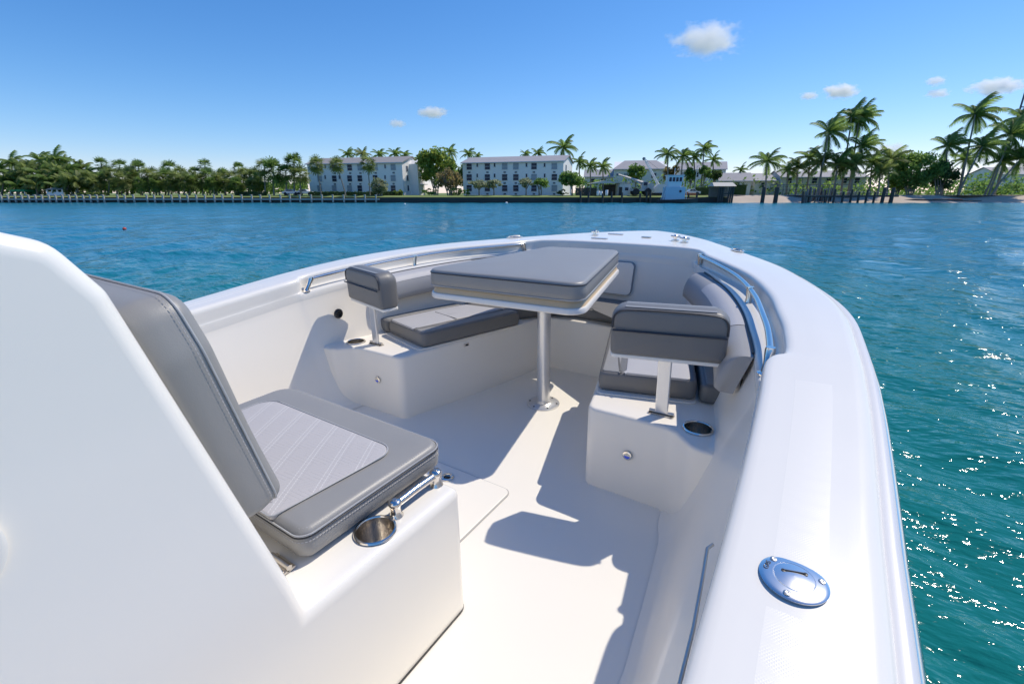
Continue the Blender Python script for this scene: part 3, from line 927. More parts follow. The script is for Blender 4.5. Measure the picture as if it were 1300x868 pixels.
# ---------- trees in the middle
for px, py, v, sz, kd, lb in [
        (441, 196, 136, 4.6, 'c', 'leftmost palm head showing over the roof of the left apartment block'),
        (460, 196, 138, 4.4, 'o', 'second palm head from the left over the left apartment roof'),
        (481, 197, 140, 4.4, 'c', 'flat wide palm head in the middle over the left apartment roof'),
        (501, 196, 138, 4.4, 'c', 'dark palm head over the right part of the left apartment roof'),
        (514, 197, 140, 3.6, 'c', 'palm head just over the right gable of the left apartment block'),
        (571, 193, 132, 4.4, 'c', 'palm head rising behind the bright tree between the two apartment blocks'),
        (594, 196, 134, 4.2, 'c', 'palm head over the left end of the right apartment roof'),
        (606, 198, 136, 2.6, 'c', 'tiny palm head over the right apartment roof near its left end'),
        (667, 196, 136, 3.2, 'c', 'small palm head over the middle of the right apartment roof'),
        (683, 195, 136, 4.0, 'c', 'palm head over the right part of the right apartment roof'),
        (715, 188, 126, 7.0, 'c', 'big coconut palm rising over the right gable of the right apartment block'),
        (735, 206, 124, 4.6, 'c', 'coconut palm just right of the right apartment gable, tallest of three'),
        (749, 211, 123, 4.6, 'c', 'middle one of three low coconut palms right of the apartments'),
        (765, 212, 122, 5.0, 'c', 'rightmost of three low coconut palms right of the apartments'),
        (847, 196, 118, 5.0, 'c', 'coconut palm rising above the work boat wheelhouse'),
        (867, 199, 118, 5.0, 'c', 'coconut palm with drooping fronds right of the work boat wheelhouse'),
        (881, 200, 120, 4.2, 'c', 'middle coconut palm of the cluster before the long grey roof'),
        (894, 189, 118, 4.8, 'c', 'tallest coconut palm before the long grey roof'),
        (905, 203, 121, 4.2, 'c', 'lowest coconut palm at the right end of the long grey roof'),
        (940, 216, 128, 3.6, 'c', 'small palm behind the cream cottage roof')]:
    palm(px, py, px + (-5 if px in (894, 867) else 1), v, sz, kd, lb)
palm(974, 205, 971, 108, 6.6, 'c', 'single big coconut palm standing by the twin pilings at the beach')
for px, py, bx, by, lb in [(401.5, 209, 408, 0, 'shaggy fan palm at the left end of the apartment front'), (427, 209, 439, 0, 'shaggy fan palm leaning before the apartment front, second from left'), (467, 207.5, 470, 0, 'tall shaggy fan palm before the middle of the apartment front')]:
    palm(px, py, bx, 103, 2.9, 't', lb, name='fan_palm', thick=.11)
tree(552, 187, 238, 118, 50, M['leaf_bright'], 'bright green leafy tree between the two apartment blocks', 31, 1700, .75, trunks=3, lumps=18)
tree(577, 200, 238, 124, 36, M['leaf'], 'dark green tree right behind the bright one between the apartment blocks', 32, 1000, .7, trunks=2)
tree(570, 213, 242, 106, 30, M['leaf_rust'], 'rust tinged loose tree left of the right apartment block', 33, 600, .55, trunks=3)
tree(608, 227, 240, 103, 25, M['leaf_sage'], 'small rounded tree before the left end of the right apartment block', 34, 420, .45, trunks=1)
tree(627, 227.5, 240, 103.5, 24, M['leaf_sage'], 'small rounded tree second from the left before the right apartment block', 35, 420, .45)
tree(668, 226, 239, 103, 22, M['leaf_sage'], 'small pale tree before the middle of the right apartment block', 36, 420, .45)
tree(686, 226, 240, 103.5, 22, M['leaf'], 'small darker tree before the right part of the right apartment block', 37, 420, .45, trunks=2)
tree(727, 215.5, 239, 104, 33, M['leaf'], 'dense round green tree at the right gable of the right apartment block', 38, 1100, .5, lumps=22)
tree(481, 225, 246, 102, 22, M['leaf_sage'], 'grey green leafy tree before the right half of the left apartment block', 39, 560, .5, trunks=3)
tree(808, 208, 232, 122, 22, M['leaf'], 'upright dark tree between the truck boom and the lattice crane', 40, 700, .6)
tree(852, 208, 232, 120, 18, M['leaf_rust'], 'reddish brown bushy tree behind the work boat', 41, 500, .6)
tree(895, 209, 226, 116, 15, M['leaf'], 'clipped round tree before the long grey roof', 42, 520, .45, lumps=18)
tree(908, 213, 229, 117, 15, M['leaf_dark'], 'dark round tree beside the clipped one before the long grey roof', 43, 460, .5)
tree(878, 211, 232, 117, 16, M['leaf'], 'loose green tree between the work boat and the clipped round tree', 44, 460, .55)
bush(506, 104, 11, 8, M['leaf_bright'], 'bright clipped shrub at the right end of the apartment hedge', 51, 200, .35)
bush(582, 103, 22, 10, M['leaf_dark'], 'dark low shrub under the rust tinged tree', 52, 300, .4)
bush(545, 105, 22, 8, M['leaf'], 'low green shrub under the bright tree', 53, 260, .4)
bush(714, 102, 16, 7, M['leaf_dark'], 'low dark shrub before the right gable of the right apartment block', 54, 200, .35)
bush(592, 102.5, 12, 8, M['leaf'], 'low green shrub at the left corner of the right apartment block', 55, 160, .35)
for px0, px1, py, v, lb, nm in [(394, 512, 243.0, 104.5, 'long dark clipped hedge before the left apartment block', 's1'), (929, 946, 232, 114, 'dark green clipped hedge beside the boat shed', 's2'), (882, 912, 236, 112, 'low green hedge behind the white pickup', 's3'), (300, 338, 243.5, 104, 'low clipped hedge before the fan palm clump', 's4'), (100, 137, 244.5, 103, 'low light green hedge by the white pavilion', 's5')]:
    h = zat(py, v) - LAND; ua, ub = uat(px0, v), uat(px1, v)
    t = shore('hedge', (ua + ub) / 2, v, LAND, lb, 'hedge')
    mb = MB(); rnd = random.Random(px0)
    for i in range(int((ub - ua) * 60)):
        p = Vector((rnd.uniform(-(ub - ua) / 2, (ub - ua) / 2), rnd.uniform(-.7, .7), h * rnd.uniform(.02, 1.0)))
        nrm = Vector((rnd.gauss(0, 1), rnd.gauss(-.4, 1), rnd.gauss(.6, .8))).normalized(); a = nrm.orthogonal().normalized(); b_ = nrm.cross(a); l = rnd.uniform(.22, .4)
        mb.addv([p - a * l * .5, p + b_ * l * .35, p + a * l * .6, p - b_ * l * .35], [(0, 1, 2, 3)])
    mb.build('foliage', M['leaf_bright'] if px0 == 100 else M['leaf_dark'], t, 0, fixn=False)
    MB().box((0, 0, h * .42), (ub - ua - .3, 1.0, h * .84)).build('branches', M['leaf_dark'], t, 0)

# ---------- right shore palms and trees
for px, py, bx, v, sz, kd, lb in [
        (1052, 168, 1037, 107, 7.6, 'w', 'tall coconut palm with a leaning trunk left of the pair above the pier'),
        (1081, 149, 1067, 109, 7.0, 'w', 'left one of the tallest pair of palms above the pier'),
        (1091, 151, 1076, 109, 7.2, 'w', 'right one of the tallest pair of palms above the pier'),
        (1094, 186, 1078, 106, 7.0, 'w', 'bright coconut palm under the tallest pair above the pier'),
        (1028, 200, 1024, 112, 6.0, 'c', 'dark coconut palm at the left end of the pier grove'),
        (1043, 207, 1040, 108, 6.6, 'o', 'low olive coconut palm at the left of the pier grove'),
        (1063, 209, 1058, 106, 6.6, 'w', 'low dark coconut palm in the middle of the pier grove'),
        (1083, 209, 1080, 105, 6.4, 'o', 'low coconut palm with yellowed fronds in the middle of the pier grove'),
        (1107, 206, 1103, 107, 6.6, 'c', 'low coconut palm right of the bright one in the pier grove'),
        (1129, 204, 1126, 108, 6.8, 'o', 'coconut palm at the right end of the pier grove beside the big bushy tree'),
        (1013, 213, 1010, 112, 5.4, 'o', 'small olive palm beside the beach palm'),
        (1000, 216, 998, 113, 5.2, 'c', 'small dark palm between the beach palm and the pier grove'),
        (1118, 218, 1114, 105, 5.0, 'o', 'short palm with hanging dry fronds behind the pier end'),
        (1238, 146, 1217, 107, 8.0, 'w', 'tallest windblown coconut palm right of the big bushy tree'),
        (1203, 186, 1196, 108, 6.6, 'w', 'windblown coconut palm rising out of the big bushy tree'),
        (1247, 187, 1216, 105, 7.6, 'w', 'strongly leaning coconut palm beside the big bushy tree'),
        (1283, 172, 1255, 106, 8.4, 'w', 'leaning coconut palm in front of the tall mast'),
        (1297, 150, 1262, 110, 8.4, 'w', 'tall leaning coconut palm at the right edge behind the mast'),
        (1270, 205, 1250, 108, 6.6, 'w', 'lower leaning coconut palm between the two leaning groups on the beach'),
        (1296, 202, 1258, 104, 7.0, 'w', 'lowest strongly leaning coconut palm at the right edge of the beach'),
        (1225, 203, 1216, 112, 6.2, 'c', 'low coconut palm behind the strongly leaning one')]:
    palm(px, py, bx, v, sz, kd, lb)
tree(1162, 190, 243, 108, 60, M['leaf'], 'big bushy broad tree on the beach right of the pier', 61, 2600, .6, trunks=4, lumps=26)
tree(1197, 203, 244, 107, 34, M['leaf_dark'], 'dark bushy tree joining the right side of the big bushy tree', 62, 1100, .6, trunks=3, lumps=18)
tree(1143, 212, 244, 110, 26, M['leaf_bright'], 'lighter bushy tree at the left side of the big bushy tree', 63, 700, .55, trunks=2)
for i, (px, w_, h_) in enumerate([(1236, 26, 18), (1262, 24, 16), (1284, 28, 14), (1308, 24, 16)]):
    bush(px, 116 + i, w_, h_, M['leaf'], ['green shrub behind the leaning palm foot, leftmost of four', 'green shrub second from the left behind the leaning palms', 'wide low shrub behind the leaning palms', 'green shrub at the right edge behind the leaning palms'][i], 70 + i, 320, .5)

# ---------- small things along the shore
t = shore('canopy_tent', uat(32, 104), 104, LAND, 'small green canopy tent in the palm grove at the far left', 'tent')
hz = zat(240.5, 104) - LAND
mb = MB(); a = 1.5
mb.addv([(-a, -a, hz * .62), (a, -a, hz * .62), (a, a, hz * .62), (-a, a, hz * .62), (-a, -a, hz * .85), (a, -a, hz * .85), (a, a, hz * .85), (-a, a, hz * .85), (0, 0, hz * 1.1)], [(0, 1, 5, 4), (1, 2, 6, 5), (2, 3, 7, 6), (3, 0, 4, 7), (4, 5, 8), (5, 6, 8), (6, 7, 8), (7, 4, 8)])
mb.build('canopy', M['tent'], t, 0)
MB().box((.3, a - .1, hz * .35), (a * 1.4, .05, hz * .68)).build('side_curtain', M['tent'], t, 0)
for sx_ in (-1, 1):
    for sy in (-1, 1): MB().tube([(sx_ * a * .96, sy * a * .96, 0), (sx_ * a * .96, sy * a * .96, hz * .8)], .06, 6).build('leg', M['frame'], t, 0)
t = shore('pavilion', uat(80, 105), 105, LAND, 'small white open pavilion with a hipped pale roof in the palm grove', 'pavilion')
hz = zat(236.5, 105) - LAND; a = 1.9
MB().addv([(-a, -a, hz * .62), (a, -a, hz * .62), (a, a, hz * .62), (-a, a, hz * .62), (-a * .25, 0, hz), (a * .25, 0, hz)], [(0, 1, 5, 4), (1, 2, 5), (2, 3, 4, 5), (3, 0, 4), (3, 2, 1, 0)]).build('roof', M['roof2'], t, 0)
MB().lathe([(.2, hz), (.16, hz + .3), (0, hz + .5)], seg=10).build('finial', M['stucco'], t, 0)
for sx_ in (-1, -.33, .33, 1):
    for sy in (-1, 1): MB().box((sx_ * a * .85, sy * a * .85, hz * .31), (.22, .22, hz * .62)).build('column', M['stucco'], t, 0)
MB().box((0, -a * .9, .35), (a * 1.7, .1, .7)).build('balustrade', M['stucco'], t, 0)

def pile(px, py_t, v, r, label, group=None, m='piling', lean=0.0):
    u = uat(px, v, .5); z1 = zat(py_t, v) - WATER_Z
    o = MB().lathe([(r * 1.05, -1.2), (r, z1 * .6), (r * .95, z1 - .06), (r * .8, z1)], seg=10).build('piling', M[m], None, 40)
    o.location = W(u, v, WATER_Z); o.rotation_euler = (0, lean, YAW)
    tag(o, label, 'piling', group); return o
pile(968.5, 237.5, 96.5, .36, 'dark timber piling left of the twin pair off the beach')
pile(985, 237.5, 96.5, .40, 'dark timber piling right of the twin pair off the beach')
GP = 'weathered pilings crowded at the left of the pier'
rnd = random.Random(8)
for i in range(16):
    pile(1020 + i * 2.3 + rnd.uniform(-.8, .8), rnd.uniform(237.5, 243), rnd.uniform(96.5, 101), rnd.uniform(.13, .2), 'weathered timber piling in the crowded group at the left of the pier', GP, m='grey_timber' if i % 3 else 'piling', lean=rnd.uniform(-.06, .06))
GQ = 'dark pilings carrying the pier'
for i, px in enumerate((1059, 1070, 1080.5, 1090, 1100, 1110)):
    pile(px, 240.5 + (i % 2) * 3, 96.8, .2, 'dark timber piling in the row carrying the pier', GQ)
pile(1121, 237.8, 96.4, .3, 'thick dark piling second from the right end of the pier')
pile(1132, 238.2, 96.4, .34, 'thickest dark piling at the right end of the pier')
t = shore('pier', uat(1080, 97.6), 97.7, WATER_Z, 'weathered timber pier crossing the pilings at the beach', 'pier')
zp = zat(248.2, 97.6) - WATER_Z; hl = (uat(1136, 97.6) - uat(1020, 97.6)) / 2
mb = MB()
for i in range(60): mb.box((-hl + 2 * hl * i / 59.0, 0, zp), (2 * hl / 59 * .88, 1.6, .09))
mb.build('decking', M['grey_timber'], t, 0)
MB().box((0, -.7, zp - .17), (2 * hl, .14, .24)).box((0, .7, zp - .17), (2 * hl, .14, .24)).build('beam', M['piling'], t, 0)
zr_ = zat(242.5, 97.6) - WATER_Z
for k, x in enumerate(np.linspace(-hl * .3, hl * .95, 9)): MB().box((x, .75, (zp + zr_) / 2), (.12, .12, zr_ - zp)).build('post', M['grey_timber'], t, 0)
MB().tube([(-hl * .3 + (hl * 1.25) * i / 24.0, .75, zr_ - .1 - .25 * abs(math.sin(i * PI / 3))) for i in range(25)], .05, 6).build('rope', M['canvas'], t, 40)
# blue railed walkway behind the pier
t = shore('railing', uat(1030, 110), 110, LAND, 'thin dark railing along the walk in front of the cream bungalow', 'railing')
hl = (uat(1085, 110) - uat(978, 110)) / 2; hh = zat(234.5, 110) - LAND
MB().box((0, 0, hh), (2 * hl, .1, .12)).build('top_rail', M['pole'], t, 0)
MB().box((0, 0, hh * .55), (2 * hl, .06, .08)).build('lower_rail', M['pole'], t, 0)
for x in np.linspace(-hl, hl, 14): MB().box((x, 0, hh / 2), (.09, .09, hh)).build('post', M['pole'], t, 0)
# quay pilings before the work yard
for i, px in enumerate((737, 747, 765, 776.5, 789.5, 812.5, 821, 825.5, 874, 884.5)):
    pile(px, 243.5 + (i * 7 % 3), 97.5, .2, 'short dark fender piling against the quay of the work yard', 'fender pilings along the quay')
# dark board fence and open shed left of the crane truck
t = shore('board_fence', uat(744, 103), 103, LAND, 'dark grey board fence between the round tree and the open shed', 'fence')
hl = (uat(757, 103) - uat(731, 103)) / 2; hh = zat(238.5, 103) - LAND
mb = MB()
for i in range(26): mb.box((-hl + 2 * hl * (i + .5) / 26, 0, hh / 2), (2 * hl / 26 * .9, .06, hh))
mb.build('boards', M['piling'], t, 0)
for x in (-hl, 0, hl): MB().box((x, .1, hh / 2 + .05), (.14, .14, hh + .1)).build('post', M['grey_timber'], t, 0)
t = shore('open_shed', uat(765, 104), 104, LAND, 'open shed with a shallow pale canopy roof on the quay', 'shed')
z1 = zat(229.5, 104) - LAND; hw = 3.3
MB().addv([(-hw, -2, z1 * .78), (hw, -2, z1 * .84), (hw, 2, z1 * .84), (-hw, 2, z1 * .78), (-.2, -2, z1), (-.2, 2, z1)], [(0, 4, 5, 3), (4, 1, 2, 5), (0, 1, 4), (3, 5, 2)]).build('roof', M['canvas'], t, 0)
for x in (-hw * .9, -hw * .1, hw * .9):
    for y in (-1.8, 1.8): MB().box((x, y, z1 * .4), (.14, .14, z1 * .8)).build('post', M['grey_timber'], t, 0)
MB().box((hw * .45, 1.2, z1 * .38), (hw * .9, .1, z1 * .76)).build('back_wall', M['piling'], t, 0)
for i, (px, hpx, lb) in enumerate(((759, 5.5, 'left white drum standing in front of the open shed'), (763, 5.0, 'right white drum standing in front of the open shed'), (770, 6.5, 'tall white tank standing at the right side of the open shed'))):
    o = MB().lathe([(.28, 0), (.3, .05), (.3, .3), (.31, .32), (.3, .34), (.3, hpx * .17 - .05), (.27, hpx * .17)], seg=14).build('drum', M['stucco'], None, 40)
    o.location = W(uat(px, 100.5), 100.5, LAND); o.rotation_euler.z = YAW
    tag(o, lb, 'drum')
t = shore('site_hut', uat(790.5, 104), 104, LAND, 'small pale hut with a dark door behind the truck boom', 'hut')
z1 = zat(233, 104) - LAND
MB().box((0, 0, z1 / 2), (2.6, 2.2, z1)).build('wall', M['stucco2'], t, 0)
MB().box((0, 0, z1 + .06), (3.0, 2.6, .12)).build('roof', M['roof2'], t, 0)
MB().box((-.8, -1.12, .85), (.7, .06, 1.7)).build('door', M['piling'], t, 0)
MB().box((.5, -1.12, 1.3), (.7, .06, .6)).build('window', M['glass'], t, 0)

# crane truck
t = shore('crane_truck', uat(813, 101.5), 101.5, LAND, 'beige wheeled crane truck with its telescopic boom laid forward to the left', 'crane')
k = 101.5 / 590
MB().prism([(-2.1, .9), (2.4, .9), (2.4, 1.5), (1.5, 1.55), (1.2, 1.3), (-2.0, 1.3)], -.9, .9, T=Matrix.Rotation(R(90), 4, 'X')).build('chassis', M['machine'], t, 0)
MB().prism([(.1, 1.32), (1.5, 1.32), (1.55, 2.0), (1.2, 2.75), (.3, 2.75), (.05, 2.0)], -.55, .45, T=Matrix.Rotation(R(90), 4, 'X')).build('cab', M['machine'], t, 0)
MB().box((.75, -.58 + .1, 2.3), (.7, .25, .55)).build('cab_window', M['glass'], t, 0)
MB().prism([(1.1, 1.55), (2.5, 1.55), (2.5, 2.3), (1.6, 2.5), (1.1, 2.2)], -.8, .8, T=Matrix.Rotation(R(90), 4, 'X')).build('counterweight', M['machine'], t, 0)
bm_ = MB().tube([(1.0, .25, 2.35), (-1.4, .25, 3.1)], .30, 4).tube([(-1.4, .25, 3.1), (-3.4, .25, 3.72)], .23, 4).tube([(-3.4, .25, 3.72), (-4.9, .25, 4.15)], .17, 4).build('boom', M['machine'], t, 0)
MB().lathe([(.05, -.12), (.25, -.12), (.25, .12), (.05, .12)], c=(-5.0, .25, 4.1), seg=12, T=Matrix.Rotation(R(90), 3, 'X')).build('boom_head', M['pole'], bm_, 0)
MB().tube([(.7, .0, 1.7), (-1.0, .0, 2.75)], .1, 8).build('ram', M['steel'], t, 40)
for x in (-1.2, 1.25):
    for y in (-.95, .95):
        wl = MB().lathe([(.34, -.2), (.62, -.2), (.72, -.12), (.72, .12), (.62, .2), (.34, .2)], c=(x, y, .72), seg=20, T=Matrix.Rotation(R(90), 3, 'X')).build('wheel', M['tyre'], t, 40)
        MB().lathe([(0, -.17), (.34, -.17), (.34, .17), (0, .17)], c=(x, y, .72), seg=16, T=Matrix.Rotation(R(90), 3, 'X')).build('rim', M['machine'], wl, 40)
# lattice crane
t = shore('lattice_crane', uat(836, 103), 103, LAND, 'white lattice crane with a slanting boom behind the work boat', 'crane')
zb_, zt_ = zat(243, 103) - LAND, zat(201, 103) - LAND
ub_, ut_ = 0.6, uat(818, 103, 8) - uat(836, 103)
A0, A1 = Vector((ub_, 0, .9)), Vector((ut_, 0, zt_))
mb = MB(); ax = (A1 - A0).normalized(); sd = Vector((0, 1, 0)); up = ax.cross(sd)
cs = [(a_, b_) for a_ in (-.22, .22) for b_ in (-.22, .22)]
for a_, b_ in cs: mb.tube([A0 + sd * a_ + up * b_, A1 + sd * a_ * .5 + up * b_ * .5], .06, 5)
for i in range(18):
    f0, f1 = i / 18, (i + 1) / 18
    for a_ in (-.22, .22):
        s_ = 1 if i % 2 else -1
        mb.tube([A0.lerp(A1, f0) + sd * a_ + up * .22 * s_, A0.lerp(A1, f1) + sd * a_ - up * .22 * s_], .035, 4)
bo = mb.build('boom', M['stucco'], t, 0)
MB().lathe([(.05, -.1), (.3, -.1), (.3, .1), (.05, .1)], c=A1 + Vector((-.1, 0, -.1)), seg=12, T=Matrix.Rotation(R(90), 3, 'X')).build('sheave', M['pole'], bo, 0)
MB().prism([(-1.3, .5), (1.6, .5), (1.6, 1.5), (.9, 2.3), (-.4, 2.3), (-1.3, 1.4)], -.8, .8, T=Matrix.Rotation(R(90), 4, 'X')).build('machine_house', M['stucco2'], t, 0)
MB().box((.1, 0, .28), (3.0, 2.0, .5)).build('crawler', M['tyre'], t, 0)
MB().tube([A1, (2.0, 0, 3.6), (1.6, 0, 2.0)], .03, 5).build('cable', M['pole'], t, 0)
MB().tube([(1.4, -.5, 1.5), (2.0, 0, 3.6)], .06, 5).tube([(1.4, .5, 1.5), (2.0, 0, 3.6)], .06, 5).build('gantry', M['stucco'], t, 0)

# work boat moored at the quay
t = shore('work_boat', uat(856, 95.3), 95.3, WATER_Z, 'small pale blue work boat with a white wheelhouse moored at the quay', 'boat')
z_ = lambda py: zat(py, 95.3) - WATER_Z
x_ = lambda px: uat(px, 95.3, 1.5) - uat(856, 95.3)
rows = []
for f in np.linspace(0, 1, 9):
    x = x_(836) + (x_(887) - x_(836)) * f
    hw = 1.25 * (1 - max(0, (f - .55) / .45) ** 2 * .96) * (.9 + .1 * min(1, f * 6)); sh = .62 + .35 * f ** 2
    rows.append([(x, -hw, sh), (x, -hw * .92, .2), (x, -hw * .6, -.35), (x, 0, -.5), (x, hw * .6, -.35), (x, hw * .92, .2), (x, hw, sh)])
mb = MB().grid(rows); n7 = 7
for i in range(8): mb.f.append((i * 7, i * 7 + 6, i * 7 + 13, i * 7 + 7)); mb.mi.append(0)
mb.f.append(tuple(range(7))); mb.mi.append(0)
mb.build('hull', M['seawall'], t, 40)
MB().box(((x_(843) + x_(868)) / 2, 0, (.6 + z_(237.5)) / 2), (x_(868) - x_(843), 1.9, z_(237.5) - .6)).build('deckhouse', M['ship_blue'], t, 0, bevel=.05, bseg=2)
px0, px1 = x_(846), x_(862.5)
ht, hb = z_(222.5), z_(237.5)
mb = MB()
vs = [(px0, -.75, hb), (px1, -.75, hb), (px1, .75, hb), (px0, .75, hb), (px0 - .15, -.85, ht - .15), (px1 + .25, -.85, ht - .15), (px1 + .25, .85, ht - .15), (px0 - .15, .85, ht - .15)]
mb.addv(vs, [(3, 2, 1, 0), (4, 5, 6, 7), (0, 1, 5, 4), (1, 2, 6, 5), (2, 3, 7, 6), (3, 0, 4, 7)])
wh = mb.build('wheelhouse', M['ship_white'], t, 0)
MB().box(((px0 + px1) / 2 + .05, 0, ht - .06), (px1 - px0 + .7, 2.0, .14)).build('roof', M['ship_white'], wh, 0)
for f in (.12, .38, .64, .9):
    xx = px0 + (px1 - px0) * f
    MB().box((xx, -.84, z_(228)), (.46, .06, .75)).build('window', M['glass'], wh, 0)
MB().lathe([(0, -.05), (.24, -.05), (.24, .05), (0, .05)], c=(x_(861.5), -.97, z_(243)), seg=14, T=Matrix.Rotation(R(90), 3, 'X')).build('porthole', M['glass'], t, 0)
MB().tube([((px0 + px1) / 2, 0, ht), ((px0 + px1) / 2, 0, ht + 1.3)], .05, 6).build('mast', M['ship_white'], t, 0)
mb = MB()
for x0_ in (838, 841): mb.tube([(x_(x0_), -.9, .6), (x_(x0_) + .8, -.9, z_(226))], .05, 5)
for x0_ in (866, 870): mb.tube([(x_(x0_), -.9, .6), (x_(x0_) - .2, -.9, z_(230))], .05, 5)
mb.build('ladder', M['ship_white'], t, 0)

# pickup truck
t = shore('pickup_truck', uat(877, 104), 104, LAND, 'white pickup truck parked on the quay right of the work boat', 'truck')
def pickup(T_, paint):
    sec = [(-1.9, .42), (1.85, .42), (1.92, .62), (1.85, .86), (1.0, .93), (.55, 1.36), (-.45, 1.38), (-.72, .95), (-1.9, .92)]
    body = MB().prism(sec, -.72, .72, T=Matrix.Rotation(R(90), 4, 'X')).build('body', paint, T_, 0, bevel=.05, bseg=2)
    MB().prism([(.52, .97), (.86, .97), (.5, 1.29), (.12, 1.3), (.12, .97)], -.735, .735, T=Matrix.Rotation(R(90), 4, 'X')).prism([(.04, .97), (.04, 1.3), (-.4, 1.31), (-.58, .97)], -.735, .735, T=Matrix.Rotation(R(90), 4, 'X')).build('side_window', M['glass'], T_, 0)
    for x in (-1.15, 1.2):
        for y in (-.68, .68):
            wl = MB().lathe([(.2, -.1), (.33, -.1), (.36, -.06), (.36, .06), (.33, .1), (.2, .1)], c=(x, y, .36), seg=18, T=Matrix.Rotation(R(90), 3, 'X')).build('wheel', M['tyre'], T_, 40)
            MB().lathe([(0, -.085), (.2, -.085), (.2, .085), (0, .085)], c=(x, y, .36), seg=14, T=Matrix.Rotation(R(90), 3, 'X')).build('rim', M['alu'], wl, 40)
    for y in (-.5, .5): MB().box((1.9, y, .72), (.06, .26, .14)).build('headlight', M['frame'], T_, 0)
    MB().box((1.94, 0, .5), (.1, 1.4, .14)).build('bumper', M['black'], T_, 0)
pickup(t, M['carpaint'])
t.scale = (.95, .95, .95)
def sedan(T_, paint):
    sec = [(-1.85, .35), (1.85, .35), (1.9, .6), (1.7, .8), (.85, .88), (.35, 1.25), (-.8, 1.27), (-1.35, .92), (-1.85, .85)]
    MB().prism(sec, -.72, .72, T=Matrix.Rotation(R(90), 4, 'X')).build('body', paint, T_, 0, bevel=.06, bseg=2)
    MB().prism([(.65, .9), (.32, 1.18), (-.75, 1.2), (-1.1, .92)], -.735, .735, T=Matrix.Rotation(R(90), 4, 'X')).build('side_window', M['glass'], T_, 0)
    for x in (-1.15, 1.15):
        for y in (-.68, .68):
            wl = MB().lathe([(.18, -.1), (.30, -.1), (.33, -.06), (.33, .06), (.30, .1), (.18, .1)], c=(x, y, .33), seg=18, T=Matrix.Rotation(R(90), 3, 'X')).build('wheel', M['tyre'], T_, 40)
            MB().lathe([(0, -.085), (.18, -.085), (.18, .085), (0, .085)], c=(x, y, .33), seg=14, T=Matrix.Rotation(R(90), 3, 'X')).build('rim', M['alu'], wl, 40)
t = shore('parked_car', uat(371, 106), 106, LAND, 'white car parked beside the fan palm clump, the left one of two', 'car'); sedan(t, M['carpaint'])
t = shore('parked_car', uat(388, 106), 106, LAND, 'white car parked at the left corner of the left apartment block', 'car'); sedan(t, M['carpaint'])
# low orange barge box on the quay below the pickup
o = MB().box((0, 0, .28), (2.2, .8, .5)).box((-.9, -.1, .62), (.3, .5, .2)).build('skip', M['orange'], None, 0, bevel=.04, bseg=2)
o.location = W(uat(877, 99.6), 99.6, LAND); o.rotation_euler.z = YAW
tag(o, 'low orange metal skip on the quay in front of the white pickup', 'skip')
# boathouse on dark piles
t = shore('boat_shed', uat(915, 98), 98, WATER_Z, 'small boat shed with a pale tin roof standing on dark piles', 'shed')
z_ = lambda py: zat(py, 97) - WATER_Z
hw = (uat(929, 97) - uat(900, 97)) / 2
MB().addv([(-hw, -1.6, z_(236.5)), (hw, -1.6, z_(236.5)), (hw, 1.6, z_(236.5)), (-hw, 1.6, z_(236.5)), (-hw * .85, 0, z_(231.5)), (hw * .9, 0, z_(231.5))], [(0, 1, 5, 4), (1, 2, 5), (2, 3, 4, 5), (3, 0, 4), (3, 2, 1, 0)]).build('roof', M['canvas'], t, 0)
for x in (-hw * .45, -hw * .28, -hw * .1, hw * .42, hw * .6, hw * .78):
    MB().tube([(x, -1.2, -1.0), (x + .1, -1.2, z_(237))], .19, 8).build('post', M['piling'], t, 40)
MB().box((0, 1.4, (z_(252) + z_(237)) / 2), (hw * 1.7, .1, z_(237) - z_(252))).build('back_wall', M['grey_timber'], t, 0)
MB().box((hw * .1, -1.2, z_(246)), (hw * 1.2, .16, .2)).build('beam', M['piling'], t, 0)
# light pole in the work yard, mast at the far right
t = shore('lamp_post', uat(881, 112), 112, LAND, 'thin pale lamp post behind the white pickup', 'lamp post')
hz = zat(211, 112) - LAND
MB().tube([(0, 0, 0), (0, 0, hz)], [.09, .06], 8).build('pole', M['frame'], t, 40)
MB().box((.25, 0, hz), (.6, .16, .1)).build('lamp_head', M['frame'], t, 0)
t = shore('mast', uat(1262, 120), 120, LAND, 'very tall dark mast behind the palms at the right edge', 'mast')
zm = 42.0
mb = MB().tube([(0, 0, 0), (0, 0, zm)], [.22, .14], 8)
mb.build('pole', M['pole'], t, 40)
zz = zat(136, 120) - LAND
MB().box((1.5, 0, zz), (3.2, .16, .22)).tube([(0, 0, zz - 1.3), (2.6, 0, zz - .05)], .05, 6).build('crossarm', M['pole'], t, 0)
MB().tube([(3.0, 0, 0.2), (3.0, 0, zm * .9)], .05, 6).build('stay', M['pole'], t, 0)
# driftwood boom on the beach
o = MB().tube([(-10, 0, .1), (-6, .2, .32), (-2, 0, .25), (3, .1, .22), (8, .3, .1)], [.12, .16, .15, .12, .06], 7).build('driftwood_log', M['piling'], None, 40)
o.location = W(uat(1200, 99.5), 99.5, -.35); o.rotation_euler.z = YAW
tag(o, 'long dark log lying along the waterline of the beach', 'log')
o = MB().tube([(-3, 0, .12), (3, .1, .12)], .12, 7).build('boom_float', M['orange'], None, 40)
o.location = W(uat(1205, 100.6), 100.6, -.1); o.rotation_euler.z = YAW
tag(o, 'orange float lying on the sand behind the dark log', 'float')

